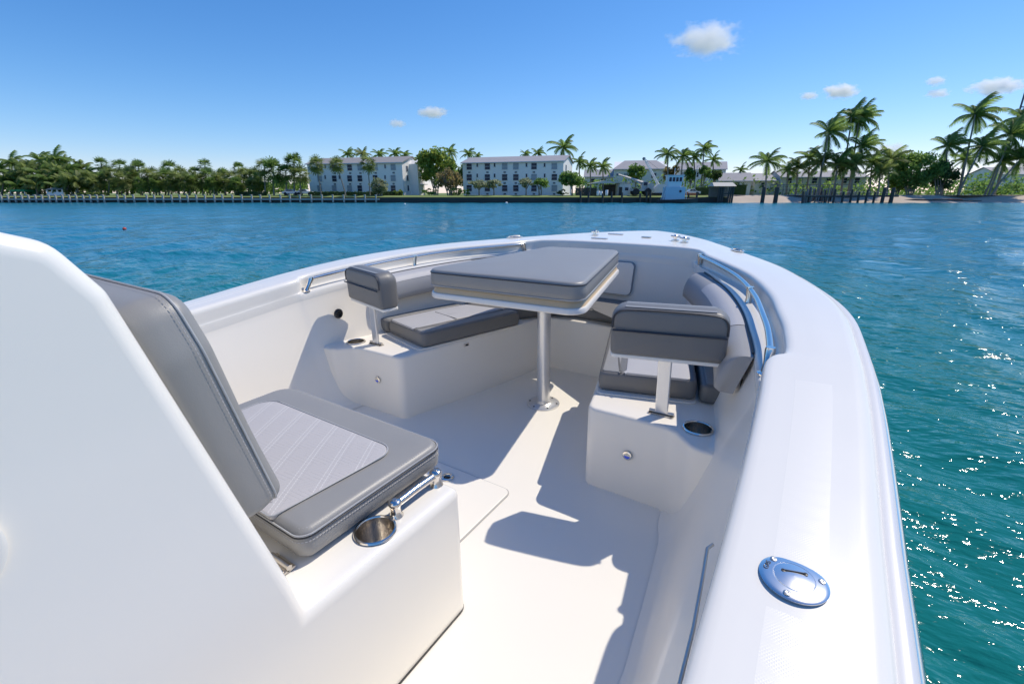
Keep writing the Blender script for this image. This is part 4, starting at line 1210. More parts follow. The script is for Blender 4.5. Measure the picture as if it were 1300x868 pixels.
# floats on the water
def float_ball(px, py, r, m, label):
    # on the water plane
    t_ = (434 - py) / 590.0
    v = (WATER_Z - CAM.z) * (CP + t_ * SP) / (t_ * CP - SP)
    t = empty('buoy', W(uat(px, v, WATER_Z), v, WATER_Z), YAW, label, 'buoy')
    MB().lathe([(0, -r * .5), (r * .8, -r * .4), (r, 0), (r * .85, r * .45), (r * .4, r * .75), (0, r * .85)], seg=18).build('float', M[m], t, 50)
    MB().lathe([(r * .12, r * .7), (r * .12, r * 1.15), (0, r * 1.2)], seg=8).build('eye', M['black'], t, 50)
float_ball(158, 290.6, .10, 'red', 'small red float drifting on the water at the left')
float_ball(514, 259.4, .2, 'stucco', 'small white buoy before the lawn of the left apartment block')
float_ball(643, 257.9, .26, 'stucco', 'small white buoy close under the seawall of the right apartment block')

# ---------- clouds: soft volumes far beyond the shore
def cloud_mat(name, dens, seed, nscale, thr):
    m = bpy.data.materials.new(name); m.use_nodes = True
    n = m.node_tree; n.nodes.clear()
    out = add(n, 'ShaderNodeOutputMaterial')
    pv = add(n, 'ShaderNodeVolumePrincipled')
    pv.inputs['Color'].default_value = (1, 1, 1, 1)
    pv.inputs['Anisotropy'].default_value = 0.3
    tc = add(n, 'ShaderNodeTexCoord')
    ln = add(n, 'ShaderNodeVectorMath', operation='LENGTH')
    n.links.new(tc.outputs['Object'], ln.inputs[0])
    mp = add(n, 'ShaderNodeMapping')
    mp.inputs['Location'].default_value = (seed, seed * 1.7, 0)
    mp.inputs['Scale'].default_value = (1.0, 1.0, .75)
    n.links.new(tc.outputs['Object'], mp.inputs['Vector'])
    nz = add(n, 'ShaderNodeTexNoise')
    nz.inputs['Scale'].default_value = nscale; nz.inputs['Detail'].default_value = 6; nz.inputs['Roughness'].default_value = .6
    n.links.new(mp.outputs[0], nz.inputs['Vector'])
    a = add(n, 'ShaderNodeMath', operation='MULTIPLY_ADD')      # noise - falloff
    a.inputs[1].default_value = -0.62; n.links.new(ln.outputs['Value'], a.inputs[0]); n.links.new(nz.outputs['Fac'], a.inputs[2])
    mr = add(n, 'ShaderNodeMapRange')
    mr.inputs[1].default_value = thr; mr.inputs[2].default_value = thr + .16; mr.inputs[3].default_value = 0; mr.inputs[4].default_value = dens
    n.links.new(a.outputs[0], mr.inputs[0])
    n.links.new(mr.outputs[0], pv.inputs['Density'])
    n.links.new(pv.outputs[0], out.inputs['Volume'])
    return m
def cloud(px, py, wpx, hpx, dens, label, seed, thr=.10, nscale=2.9):
    v = 900.0
    z = zat(py, v); u = uat(px, v, z)
    dist = v * CP - (z - CAM.z) * SP
    rx, rz = wpx / 590 * dist * .62, hpx / 590 * dist * .75
    bm = bmesh.new(); bmesh.ops.create_icosphere(bm, subdivisions=3, radius=1.0)
    me = bpy.data.meshes.new('cloud'); bm.to_mesh(me); bm.free()
    me.materials.append(cloud_mat('cloud_vapour', dens, seed, nscale, thr))
    o = bpy.data.objects.new('cloud', me); COL.objects.link(o)
    o.location = W(u, v, z); o.rotation_euler.z = YAW; o.scale = (rx, rx * .6, rz)
    tag(o, label, 'cloud')
cloud(896, 51, 104, 36, .05, 'largest bright white cloud, high in the sky right of the middle', 3.1)
cloud(550, 143, 44, 14, .12, 'small white cloud above the bright tree between the apartments', 7.7)
cloud(504, 157, 26, 10, .10, 'tiny faint cloud above the left apartment block', 1.9)
cloud(1068, 116, 52, 17, .12, 'white oval cloud above the pair of tall palms', 5.3)
cloud(1027, 122, 28, 10, .10, 'tiny faint cloud left of the oval one', 2.2)
cloud(1188, 103, 30, 11, .10, 'upper one of two small clouds left of the tall windblown palm', 9.4)
cloud(1190, 119, 34, 10, .10, 'lower one of two small clouds left of the tall windblown palm', 8.8)
cloud(1266, 110, 74, 19, .10, 'long flat white cloud above the tall windblown palm', 4.6)
cloud(1128, 192, 60, 20, .06, 'low soft cloud behind the big bushy tree', 6.1)

# ================================================================== THE BOAT
KY = np.array([-3, 0, .5, 1.1, 1.8, 2.6, 3.4, 4.6]); KZ = np.array([.60, .64, .68, .738, .812, .858, .872, .872])
_sh = crom(list(zip(KY, KZ)), 12); _sy = [p[0] for p in _sh]; _sz = [p[1] for p in _sh]
def sheer(y): return float(np.interp(y, _sy, _sz))

ST = [  # outer edge | deck inner edge | ledge inner edge (starboard, stern to stem)
    (1.42, -3.0, 1.17, -3.0, 1.164, -3.0), (1.49, -1.0, 1.235, -1.0, 1.229, -1.0), (1.497, .30, 1.238, .30, 1.232, .30), (1.495, .90, 1.236, .90, 1.230, .90),
    (1.485, 1.35, 1.225, 1.32, 1.219, 1.32), (1.476, 1.53, 1.215, 1.52, 1.209, 1.52), (1.472, 1.60, 1.224, 1.575, 1.200, 1.575), (1.467, 1.655, 1.256, 1.612, 1.192, 1.625),
    (1.455, 1.79, 1.242, 1.80, 1.163, 1.80), (1.428, 2.06, 1.200, 2.02, 1.115, 2.02), (1.385, 2.27, 1.150, 2.25, 1.050, 2.28), (1.290, 2.55, 1.040, 2.56, .940, 2.60),
    (1.140, 2.91, .870, 2.86, .790, 2.92), (.870, 3.38, .715, 3.11, .655, 3.17), (.700, 3.66, .665, 3.23, .630, 3.25), (.500, 3.98, .585, 3.34, .572, 3.345),
    (.265, 4.27, .400, 3.402, .397, 3.396), (.125, 4.40, .200, 3.42, .199, 3.414), (.0, 4.48, .0, 3.425, .0, 3.419)]
CUR = crom(ST, 9)
HALF = [(Vector((c[0], c[1])), Vector((c[2], c[3])), Vector((c[4], c[5]))) for c in CUR]
for _h in HALF:
    _d = (_h[1] - _h[0]); _h[0].xy = _h[0] + _d.normalized() * (.016 * min(1, max(0, (1.7 - _h[0].y) / .8)) - .006 * min(1, max(0, (_h[0].y - 1.7) / .4)))
HALF[-1] = (Vector((0, 4.48)), Vector((0, 3.425)), Vector((0, 3.419)))
def mirror(h): return tuple(Vector((-p.x, p.y)) for p in h)
ALL = HALF + [mirror(h) for h in HALF[-2::-1]]

boat = aboard('motor_boat', (0, 0, 0), 'white open motor boat with grey cushions around its bow, seen from on board', 'boat')

def deck_rows():
    rows = []
    for O, I, L in ALL:
        d = (I - O); w_ = d.length; d = d / w_ if w_ > 1e-6 else Vector((0, -1))
        zo = sheer(O.y); zi = sheer(I.y); zl = sheer(L.y)
        def at(s, dz):
            p = O + d * s; f = s / w_; return Vector((p.x, p.y, zo + (zi - zo) * f + dz))
        cr = .002
        row = [at(0, -.06), at(-.001, -.030), at(.004, -.016), at(.014, -.006), at(.028, -.001), at(.040, 0.0), at(.06, 0.0)]
        for f in (.2, .4, .6, .8): row.append(at(.06 + (w_ - .115) * f, cr * math.sin(PI * f)))
        row += [at(w_ - .055, .0), at(w_ - .028, 0.0), at(w_ - .016, -.0015), at(w_ - .007, -.0065), at(w_ - .0015, -.014), at(w_, -.026)]
        row += [Vector((I.x, I.y, zi - .066)), Vector((I.x + (L.x - I.x) * .12, I.y + (L.y - I.y) * .12, zi - .078)), Vector((I.x + (L.x - I.x) * .3, I.y + (L.y - I.y) * .3, zi - .082))]
        gap = (L - I).length
        q = L + (I - L) * min(.4, .012 / max(gap, 1e-4))
        row += [Vector((q.x, q.y, zl - .082)), Vector((L.x, L.y, zl - .094)), Vector((L.x, L.y, zl - .13))]
        rows.append(row)
    return rows
rows = deck_rows()
mb = MB(); mb.grid(rows)
m_ = len(rows[0]) - 1
for i in range(len(rows) - 1):
    y = (ALL[i][0].y + ALL[i][1].y) / 2
    for k in range(m_):
        if 7 <= k <= 9 and (-2.6 < y < .60 or .66 < y < 1.42): mb.mi[i * m_ + k] = 1
deck = mb.build('gunwale', [M['gel'], M['nonskid']], boat, 60)

# inner liner below the ledge, down to the sole with a soft cove
rows = []
for O, I, L in ALL:
    d = (I - O); d = d.normalized() if d.length > 1e-6 else Vector((0, -1))
    zl = sheer(L.y)
    y = L.y
    t_in = .135 if y < .95 else .135 + .06 * min(1, (y - .95) / .7)
    d2 = Vector((math.copysign(1, L.x) * -1 if abs(L.x) > .05 else 0, 0)) if y < 1.5 else d
    def q(f, z): p = L + d2 * f; return Vector((p.x, p.y, z))
    rows.append([q(0, zl - .128), q(.006, zl - .16), q(t_in * .35, .47), q(t_in * .72, .22), q(t_in * .95, .08), q(t_in + .012, .04), q(t_in + .03, .015), q(t_in + .06, .003)])
MB().grid(rows).build('liner', M['liner'], boat, 60)

# outer hull
rows = []
for O, I, L in ALL:
    z = sheer(O.y)
    f = max(0, (O.y - 1.0) / 3.5)
    def h(kx, ky, zz): return Vector((O.x * kx, O.y - ky * f ** 1.5, zz))
    rows.append([h(.998, 0, z - .055), h(.985, .10, z - .25), h(.96, .3, .15), h(.92, .55, -.25), h(.86, .8, -.6), h(.6, 1.15, -.85), Vector((0, O.y - 1.5 * f ** 1.5, -1.05))])
MB().grid(rows).build('hull', M['gel'], boat, 50)
MB().addv([(-1.42, -3.0, .58), (1.42, -3.0, .58), (1.22, -3.0, -.6), (0, -3.0, -1.05), (-1.22, -3.0, -.6)], [(0, 1, 2, 3, 4)]).build('transom', M['gel'], boat, 0)

def sweep(offs, name, m, parent, y0=-3.1, off_z=0.0):
    """sweep a small profile (outward, dz) along the gunwale's outer edge"""
    rows = []
    n = len(ALL)
    for i, (O, I, L) in enumerate(ALL):
        a = ALL[max(0, i - 1)][0]; b_ = ALL[min(n - 1, i + 1)][0]
        t_ = (b_ - a).normalized(); nr = Vector((t_.y, -t_.x))
        z = sheer(O.y)
        rows.append([Vector((O.x + nr.x * o_, O.y + nr.y * o_, z + dz)) for o_, dz in offs])
    return MB().grid(rows, closed=True).build(name, m, parent, 50)
rub = sweep([(-.004, -.026), (.012, -.020), (.024, -.026), (.028, -.040), (.028, -.085), (.02, -.095), (-.004, -.095)], 'rub_rail', M['rubber'], boat)
sweep([(.027, -.045), (.036, -.049), (.041, -.058), (.041, -.066), (.036, -.075), (.027, -.079)], 'steel_insert', M['steel'], rub)

# sole with its hatch
sp = [(-1.15, -3.0), (1.15, -3.0), (1.15, 1.2), (1.02, 1.75), (.5, 3.0), (-.5, 3.0), (-1.02, 1.75), (-1.15, 1.2)]
MB().addv([(x, y, 0.0) for x, y in sp], [tuple(range(8))]).build('sole', M['sole'], boat, 0)
hp = rpoly([(-.325, .70), (.325, .70), (.325, 1.455), (-.325, 1.455)], .035)
sh_ = MB().prism(inset(ccw(hp), -.006), .0005, .0035).build('hatch_seam', M['gap'], boat, 0)
ht_ = MB().prism(hp, .001, .008).build('sole_hatch', M['sole'], boat, 0, bevel=.002, bseg=2)
lt = MB().lathe([(.030, .008), (.030, .013), (.027, .015), (.021, .015), (.019, .010), (0, .010)], c=(.022, 1.377, 0), seg=28).build('hatch_latch', M['steel'], ht_, 40)
MB().box((.022, 1.377, .0125), (.030, .010, .004), rz=.4).build('pull', M['black'], ht_, 0)

# bench moulding around the bow
bp = [(1.30, 1.585), (1.06, 1.588), (1.02, 1.60), (.985, 1.635), (.95, 1.672), (.91, 1.69), (.72, 1.692)]
bp += rpoly([(.72, 1.692), (.572, 1.69), (.545, 1.80)], [0, .05, 0])[1:]
bp += [(.46, 2.10), (.37, 2.45)] + rpoly([(.37, 2.45), (.29, 2.86), (.0, 2.86)], [0, .12, 0])[1:]
wall = [(.0, 3.46), (.35, 3.44), (.56, 3.36), (.63, 3.25), (.80, 2.92), (.95, 2.60), (1.06, 2.28), (1.13, 2.02), (1.18, 1.80), (1.24, 1.63)]
half = bp
poly = half + [(-x, y) for x, y in half[-2::-1]] + [(-x, y) for x, y in wall[::-1]] + wall[1:]
bench = MB().prism(poly, -.02, .385).build('bench', M['liner'], boat, 40, bevel=.016, bseg=4)
for s in (1, -1):
    # a hollow cove carries the bench top up into the side wall
    rows = []
    for i in range(18):
        f = i / 17.0
        y = 1.604 + .50 * f
        xw = 1.140 - .085 * f
        r_ = .052 * (1 - f) ** .8 + .012
        row = []
        for j in range(10):
            a = PI / 2 * j / 9
            row.append(Vector((s * (xw - r_ + r_ * math.sin(a)), y, .3845 + r_ * (1 - math.cos(a)))))
        row.append(Vector((s * (xw + .06), y, .3845 + r_ * 1.02)))
        rows.append(row)
    front = [Vector((v.x, v.y - .010, v.z - .006)) for v in rows[0]]
    MB().grid([front] + rows).build('side_cove', M['liner'], bench, 40)
    # courtesy light in the aft face of the bench
    Tm = Matrix.Rotation(R(90), 3, 'X')
    cl = MB().lathe([(.0, .0), (.017, .0), (.020, .004), (.020, .009), (.016, .011), (0, .011)], c=(s * .765, 1.691, .211), seg=24, T=Tm).build('courtesy_light', M['steel'], bench, 40)
    MB().lathe([(0, .010), (.013, .010), (.013, .0135), (0, .0145)], c=(s * .765, 1.691, .211), seg=20, T=Tm).build('lens', M['lens'], cl, 40) if False else None
    MB().addv([(s * .765 + .013 * math.cos(a), 1.691 - .0118, .211 + .013 * math.sin(a)) for a in np.linspace(0, PI, 12)], [tuple(range(12))]).build('lens', M['lens'], bench, 0)
    MB().addv([(s * .765 + .013 * math.cos(a), 1.691 - .0118, .211 + .013 * math.sin(a)) for a in np.linspace(PI, 2 * PI, 12)], [tuple(range(12))]).build('blue_lens', M['lens_blue'], bench, 0)
    # black fitting on the wall over the bench end
    MB().lathe([(.030, 0), (.030, .008), (.024, .014), (.016, .014), (.014, .006), (0, .006)], c=(1.150, 1.80, .575) if s > 0 else (-1.118, 1.731, .557), seg=20, T=Matrix.Rotation(R(-90) * s, 3, 'Y')).build('wall_socket', M['black'], boat, 40)

def cup_holder(c, r, parent, depth=.085):
    ring = MB().lathe([(r, 0.0), (r * 1.13, 0.0), (r * 1.16, .003), (r * 1.12, .0065), (r * 1.03, .007), (r * .985, .003)], c=c, seg=44, cap=False).build('cup_holder', M['steel'], parent, 50)
    # a real cup set below the surface, its opening cut through by a dark rimmed wall
    MB().lathe([(r * .985, .004), (r * .965, -depth * .3), (r * .94, -depth), (r * .86, -depth - .004), (0, -depth - .004)], c=c, seg=44, cap=False).build('cup', M['cup_steel'], ring, 50)
    MB().lathe([(r * .30, -depth - .002), (r * .28, -depth + .001), (0, -depth + .001)], c=c, seg=20).build('drain', M['black'], ring, 50)
    return ring

def cut_holes(ob, holes):
    """bore round holes (x, y, r, z_low) in a part so that cup holders are real recesses"""
    for x, y, r, zl in holes:
        c = MB().lathe([(r, -.12), (r, .12)], seg=44)
        co = c.build('cutter', M['gel'], None, 0); co.location = (x, y, zl)
        md = ob.modifiers.new('bore', 'BOOLEAN'); md.operation = 'DIFFERENCE'; md.object = co; md.solver = 'EXACT'
        bpy.context.view_layer.update()
        dg = bpy.context.evaluated_depsgraph_get()
        me = bpy.data.meshes.new_from_object(ob.evaluated_get(dg))
        ob.modifiers.clear(); old = ob.data; ob.data = me
        bpy.data.objects.remove(co)
boat_rot = boat.rotation_euler.copy(); boat_loc = boat.location.copy()
boat.rotation_euler = (0, 0, 0)
CH = [(1.017, 1.744), (-1.007, 1.752)]
cut_holes(bench, [(x, y, .050, .385) for x, y in CH])
for x, y in CH: cup_holder((x, y, .385), .0505, bench)

# locker lids under the side cushions, with a latch on each inner face
for s in (1, -1):
    lid = rpoly([(s * .552, 1.83), (s * .965, 1.95), (s * .80, 2.60), (s * .305, 2.62)], .03)
    ld = MB().prism(ccw(lid), .3855, .393).build('locker_lid', M['liner'], bench, 0, bevel=.003, bseg=2)
    yl = 2.14; xl = s * (.545 - (yl - 1.80) * .27 - .004)
    la = MB().box((xl, yl, .352), (.008, .040, .018), rz=s * R(15)).build('latch', M['steel'], bench, 0, bevel=.002, bseg=2)
    MB().box((xl - s * .005, yl, .352), (.004, .018, .009), rz=s * R(15)).build('latch_slot', M['black'], bench, 0)
# anchor locker door in the bow wall
dp = rpoly([(-.18, .50), (.172, .50), (.172, .735), (-.18, .735)], .035)
Td = Matrix(((1, 0, 0, 0), (0, .22, 1, -.135), (0, 1, 0, 0), (0, 0, 0, 1)))
ybw = 3.352
MB().prism(inset(ccw(dp), -.003), ybw - .001, ybw + .03, T=Td).build('door_seam', M['seam'], boat, 0)
MB().prism(dp, ybw - .003, ybw + .03, T=Td).build('locker_door', M['liner'], boat, 0, bevel=.003, bseg=2)

# grab rails in the coaming recess, three brackets each
for s in (1, -1):
    path = []
    for i, (O, I, L) in enumerate(HALF):
        if 1.62 < I.y < 3.16:
            p = I.lerp(L, .55); path.append(Vector((s * p.x, p.y, sheer(p.y) - .022)))
    path = path[1:]
    rl = MB().tube(path, .0122, 12, flat=.85).build('grab_rail', M['steel'], boat, 50)
    n = len(path)
    for k in (0, n // 2, n - 1):
        p = path[k]; b_ = Vector((p.x, p.y + (.045 if k == 0 else -.02 if k == n - 1 else .01) * -1, p.z - .066))
        MB().tube([p + Vector((0, 0, .012)), p, p.lerp(b_, .6), b_], [.015, .017, .013, .016], 10).lathe([(.026, 0), (.026, .005), (.014, .009), (0, .009)], c=b_ - Vector((0, 0, .002)), seg=18).build('bracket', M['steel'], rl, 50)
# rod rail low on the inside of the starboard coaming
MB().tube([(1.226, .57, .556), (1.222, .68, .562), (1.212, .80, .572), (1.205, .87, .577), (1.212, .89, .575)], .0036, 10).build('toe_rail', M['brushed'], boat, 50)
MB().tube([(-1.226, .57, .556), (-1.222, .68, .562), (-1.212, .80, .572), (-1.205, .87, .577), (-1.212, .89, .575)], .0036, 10).build('toe_rail', M['brushed'], boat, 50)

# deck hardware
fz = sheer(.723) + .0018
fc = MB().lathe([(0.058, -.001), (.0583, .0012), (.056, .0026), (.050, .0038), (.043, .0046), (.036, .0052), (.0355, .0046), (.034, .0046), (.0335, .0055), (.02, .0076), (.01, .0085), (0, .0088)], c=(1.349, .723, fz), seg=56).build('filler_cap', M['chrome'], boat, 40)
_c = Vector((1.349, .723, fz))
fc.location = _c - _c * .84; fc.scale = (.84, .84, .84)
for a in (20, 140, 260):
    x, y = 1.349 + .0475 * math.cos(R(a)), .723 + .0475 * math.sin(R(a))
    MB().lathe([(.0062, .0040), (.0062, .0056), (.0045, .0064), (.0015, .0060), (0, .0055)], c=(x, y, fz), seg=16).build('screw', M['brushed'], fc, 40)
kx = MB().tube([(1.349 - .018, .723 + .005, fz + .0085), (1.349 + .018, .723 + .016, fz + .0085)], .0018, 6)
kx.lathe([(.004, .0068), (.004, .0084), (0, .0090)], c=(1.349 - .018, .723 + .005, fz), seg=12).lathe([(.004, .0068), (.004, .0084), (0, .0090)], c=(1.349 + .018, .723 + .016, fz), seg=12)
kx.build('key_slot', M['black'], fc, 0)
fcu = bpy.data.curves.new('lettering', 'FONT'); fcu.body = 'GAS'; fcu.size = .013; fcu.align_x = 'CENTER'; fcu.align_y = 'CENTER'; fcu.extrude = .0003
fo = bpy.data.objects.new('lettering', fcu); COL.objects.link(fo); bpy.context.view_layer.update()
fm = bpy.data.meshes.new_from_object(fo.evaluated_get(bpy.context.evaluated_depsgraph_get())); bpy.data.objects.remove(fo)
fm.materials.clear(); fm.materials.append(M['black'])
fo = bpy.data.objects.new('lettering', fm); COL.objects.link(fo); fo.parent = fc
fo.location = (1.349 - .046 * math.cos(R(10)), .723 + .046 * math.sin(R(10)), fz + .0046); fo.rotation_euler = (0, 0, R(80))
for s in (1, -1):
    # flush pop-up cleats either side of the foredeck
    x, y = s * .86, 3.345; z = sheer(y) + .004
    T3 = Matrix.Rotation(s * R(32), 3, 'Z') @ Matrix.Diagonal((.55, 1.35, 1))
    cl = MB().lathe([(.055, 0), (.056, .004), (.050, .006), (.042, .006), (.040, .003), (0, .003)], c=(x, y, z), seg=32, T=T3).build('cleat', M['steel'], boat, 40)
    MB().tube([Vector((x, y, z + .006)) + Matrix.Rotation(s * R(32), 3, 'Z') @ Vector((0, -.05, 0)), Vector((x, y, z + .010)), Vector((x, y, z + .006)) + Matrix.Rotation(s * R(32), 3, 'Z') @ Vector((0, .05, 0))], .007, 8).build('horn', M['brushed'], cl, 50)
for x, y, h_, lb in ((.37, 3.70, .030, 'a'), (.455, 3.63, .026, 'b'), (-.33, 3.80, .028, 'c')):
    z = sheer(y) + .004
    bs = MB().lathe([(.030, 0), (.030, .005), (.014, .008), (.012, h_), (.018, h_ + .006), (.012, h_ + .012), (0, h_ + .013)], c=(x, y, z), seg=20).build('deck_fitting', M['steel'], boat, 50)
    MB().tube([(x - .035, y + .01, z + h_), (x + .035, y - .01, z + h_)], .008, 8).build('cross_bar', M['steel'], bs, 50)
MB().prism(rpoly([(-.27, 3.57), (-.13, 3.57), (-.13, 3.61), (-.27, 3.61)], .012), .874, .880).build('hatch_hinge', M['alu'], boat, 0, bevel=.002, bseg=2)
MB().prism(rpoly([(-.27, 3.93), (-.13, 3.93), (-.13, 3.96), (-.27, 3.96)], .012), .876, .882).build('hatch_hinge', M['alu'], boat, 0, bevel=.002, bseg=2)
MB().prism(rpoly([(.07, 3.80), (.15, 3.79), (.15, 3.83), (.07, 3.84)], .012), .876, .883).build('chain_stopper', M['brushed'], boat, 0, bevel=.002, bseg=2)

# ---------- console with its forward seat base
def taper(z): return .526 - .008 * min(z, .45) - .050 * max(0, z - .45)
prof = [(.885, -.05), (.893, .45), (.385, .45), (.372, .53), (.226, 1.165), (.185, 1.235), (.12, 1.262), (-.35, 1.285), (-1.05, 1.285), (-1.1, 1.2), (-1.1, -.05)]
prof = rpoly(prof, [0, .0, .0, .05, .05, .05, .05, 0, .05, .05, 0], 4)
mb = MB(); n = len(prof)
vs = [Vector((s * taper(z), y, z)) for s in (-1, 1) for y, z in prof]
mb.addv(vs, [tuple(range(n)), tuple(range(2 * n - 1, n - 1, -1))] + [(i, i + n, (i + 1) % n + n, (i + 1) % n) for i in range(n)])
con = mb.build('console', M['gel'], boat, 0)
md = con.modifiers.new('round', 'BEVEL'); md.width = .028; md.segments = 6; md.limit_method = 'ANGLE'; md.angle_limit = R(50)
con.data.shade_smooth()
sb = con
bb = rpoly([(-.526, -1.1), (.526, -1.1), (.526, .886), (-.526, .886)], [0, 0, .036, .036])
cut_holes(sb, [(.4515, .628, .0475, .45)])
con.data.set_sharp_from_angle(angle=R(40))
cup_holder((.4515, .628, .4505), .048, sb, .078)
MB().prism(inset(ccw(bb), -.004), .0005, .005).build('base_seam', M['black'], boat, 0)
boat.rotation_euler = boat_rot
# grab handle beside the cushion, on the rounded shoulder of the base
hd = MB().tube([(.452, .705, .484), (.4525, .78, .486), (.453, .855, .484)], .0115, 14)
hd = hd.build('seat_handle', M['steel'], boat, 50)
for y in (.700, .862):
    MB().lathe([(.021, .445), (.020, .452), (.0145, .458), (.014, .478), (.0175, .485), (.018, .495), (.013, .500), (0, .501)], c=(.4525, y, 0), seg=24).build('handle_post', M['steel'], hd, 50)
    MB().lathe([(.006, .500), (.006, .5025), (0, .5025)], c=(.4525, y, 0), seg=12).build('screw', M['brushed'], hd, 50)
# hinge at the foot of the console
hg = MB().box((.352, .425, .456), (.075, .036, .006)).box((.352, .425, .460), (.075, .006, .010)).tube([(.315, .428, .464), (.39, .428, .464)], .007, 10).build('seat_hinge', M['brushed'], boat, 40)
for x in (.325, .38):
    for y in (.414, .436): MB().lathe([(.005, .459), (.005, .4615), (0, .4625)], c=(x, y, 0), seg=10).build('screw', M['steel'], hg, 40)
# round recessed port in the console side and the tinted screen on top
Tx = Matrix.Rotation(R(90), 3, 'Y')
pt = MB().lathe([(.068, -.004), (.070, .003), (.066, .005), (.060, .005), (.058, -.002)], c=(.5015, -.022, .890), seg=44, T=Tx, cap=False).build('port_ring', M['gel'], boat, 50)
MB().lathe([(.059, .0035), (.03, .003), (0, .003)], c=(.5015, -.022, .890), seg=36, T=Tx).build('port_cover', M['beige'], pt, 50)
MB().addv([Vector((x, y, z)) for x in (-.40, .43) for y, z in ((.105, 1.266), (.125, 1.272), (.06, 1.36), (.045, 1.36))], [(0, 1, 2, 3), (7, 6, 5, 4), (0, 4, 5, 1), (1, 5, 6, 2), (2, 6, 7, 3), (3, 7, 4, 0)]).build('windscreen', M['screen'], boat, 0)

# ---------- cushions and loose seats aboard
def cushion(name, base, label, polys, group=None):
    """polys: list of (part name, outline, z0, z1, material, kwargs)"""
    t = aboard(name, base, label, 'cushion', group)
    out = []
    for nm, pl, z0, z1, m, kw in polys:
        out.append(pillow_mb(pl, z0, z1, **kw).build(nm, M[m], t, 60, base=base))
    return t, out

# console seat cushion
base = (0, .70, .451)
cp = rpoly([(-.412, .945), (-.412, .455), (.412, .455), (.412, .945)], [.07, .035, .035, .045])
t, (pad,) = cushion('seat_cushion', base, 'thick grey console seat cushion with a light quilted panel on top', [('pad', cp, .451, .545, 'vinyl', dict(r=.022, crown=.005, rb=.024, wob=.0009))])
pp = rpoly([(-.335, .825), (-.30, .452), (.30, .452), (.330, .825)], [.06, .01, .01, .05])
pn = pillow_mb(pp, .538, .5520, r=.004, crown=.006, rb=.002).build('quilted_panel', M['quilt'], t, 60, base=base)
piping_mb(pp, .5510, .0026, d=-.002).build('panel_piping', M['piping'], t, 60, base=base)
stitch_mb(cp, .5425, d=.0135).build('stitching', M['vinyl_light'], t, 0, base=base)
stitch_mb(cp, .5165, d=-.0042).build('stitching', M['vinyl_light'], t, 0, base=base)
piping_mb(cp, .532, .0026, d=-.001).build('top_piping', M['piping'], t, 60, base=base)
piping_mb(cp, .526, .0018, d=-.002).build('seam', M['dark_piping'], t, 60, base=base)
# console seat back
base = (0, .36, .65)
lean = math.atan2(.104, .512)
Tb = Matrix.Translation((0, .355, .655)) @ Matrix(((1, 0, 0, 0), (0, -math.sin(lean), math.cos(lean), 0), (0, math.cos(lean), math.sin(lean), 0), (0, 0, 0, 1)))
bk = rpoly([(-.425, 0), (.425, 0), (.42, .37), (.395, .47), (-.395, .47), (-.42, .37)], [.03, .03, .12, .05, .05, .12])
t = aboard('back_cushion', base, 'tall grey padded backrest leaning on the front of the console', 'backrest')
pillow_mb(bk, -.012, .088, r=.028, crown=.012, T=Tb, rb=.012, wob=.0016).build('pad', M['vinyl'], t, 60, base=base)
piping_mb(bk, .066, .0022, T=Tb, d=-.0005).build('piping', M['piping'], t, 60, base=base)
stitch_mb(bk, .0555, T=Tb, d=-.0040, w=.0006).build('stitching', M['vinyl_light'], t, 0, base=base)
for s in (-1, 1): MB().box((s * .25, .40, .595), (.05, .03, .14)).build('bracket', M['gel'], t, 0, base=base, bevel=.005, bseg=2)

# bench cushions
for s in (1, -1):
    side = 'starboard' if s > 0 else 'port'
    where = 'right' if s > 0 else 'left'
    seat = [(s * .548, 1.865), (s * .955, 1.975), (s * .865, 2.30), (s * .775, 2.56), (s * .315, 2.60)]
    base = (s * .6, 2.2, .394)
    t = aboard('bench_cushion', base, 'long grey bench cushion with a pale top on the %s bow bench, nearest the aisle' % where, 'cushion', 'bow bench cushions')
    so_ = rpoly(seat, [.03, .03, .5, .03, .04])
    pillow_mb(so_, .394, .482, r=.018, crown=.005, wob=.0010).build('pad', M['vinyl_dark'], t, 60, base=base)
    band = rpoly([(s * .548, 1.868), (s * .645, 1.893), (s * .43, 2.575), (s * .335, 2.585)], [.028, .004, .004, .03])
    mid = rpoly([(s * .655, 1.893), (s * .935, 1.968), (s * .845, 2.30), (s * .76, 2.535), (s * .445, 2.565)], [.004, .028, .4, .03, .004])
    pillow_mb(inset(ccw(band), .012), .476, .4865, r=.003, rb=.001).build('edge_panel', M['vinyl'], t, 60, base=base)
    pillow_mb(inset(ccw(mid), .008), .476, .4890, r=.004, rb=.001, crown=.004).build('top_panel', M['vinyl_light'], t, 60, base=base)
    MB().tube([(s * .79, 2.245, .4925), (s * .56, 2.19, .4925)], .002, 6).build('seam', M['dark_piping'], t, 0, base=base)
    out_ = [(s * .972, 1.975), (s * 1.105, 2.01), (s * 1.085, 2.10), (s * 1.02, 2.30), (s * .905, 2.58), (s * .79, 2.57), (s * .885, 2.30)]
    base = (s * .99, 2.2, .387)
    t = aboard('filler_cushion', base, 'narrow grey filler cushion between the %s bench cushion and the hull side' % where, 'cushion', 'bow filler cushions')
    po = rpoly(out_, [.03, .03, .1, .3, .03, .03, .4])
    pillow_mb(po, .387, .470, r=.016, crown=.003).build('pad', M['vinyl_dark'], t, 60, base=base)
    pillow_mb(inset(ccw(po), .022), .462, .4735, r=.003, rb=.001).build('top_panel', M['vinyl'], t, 60, base=base)
base = (0, 3.0, .387)
t = aboard('bow_cushion', base, 'wide dark grey cushion across the bow under the locker door', 'cushion')
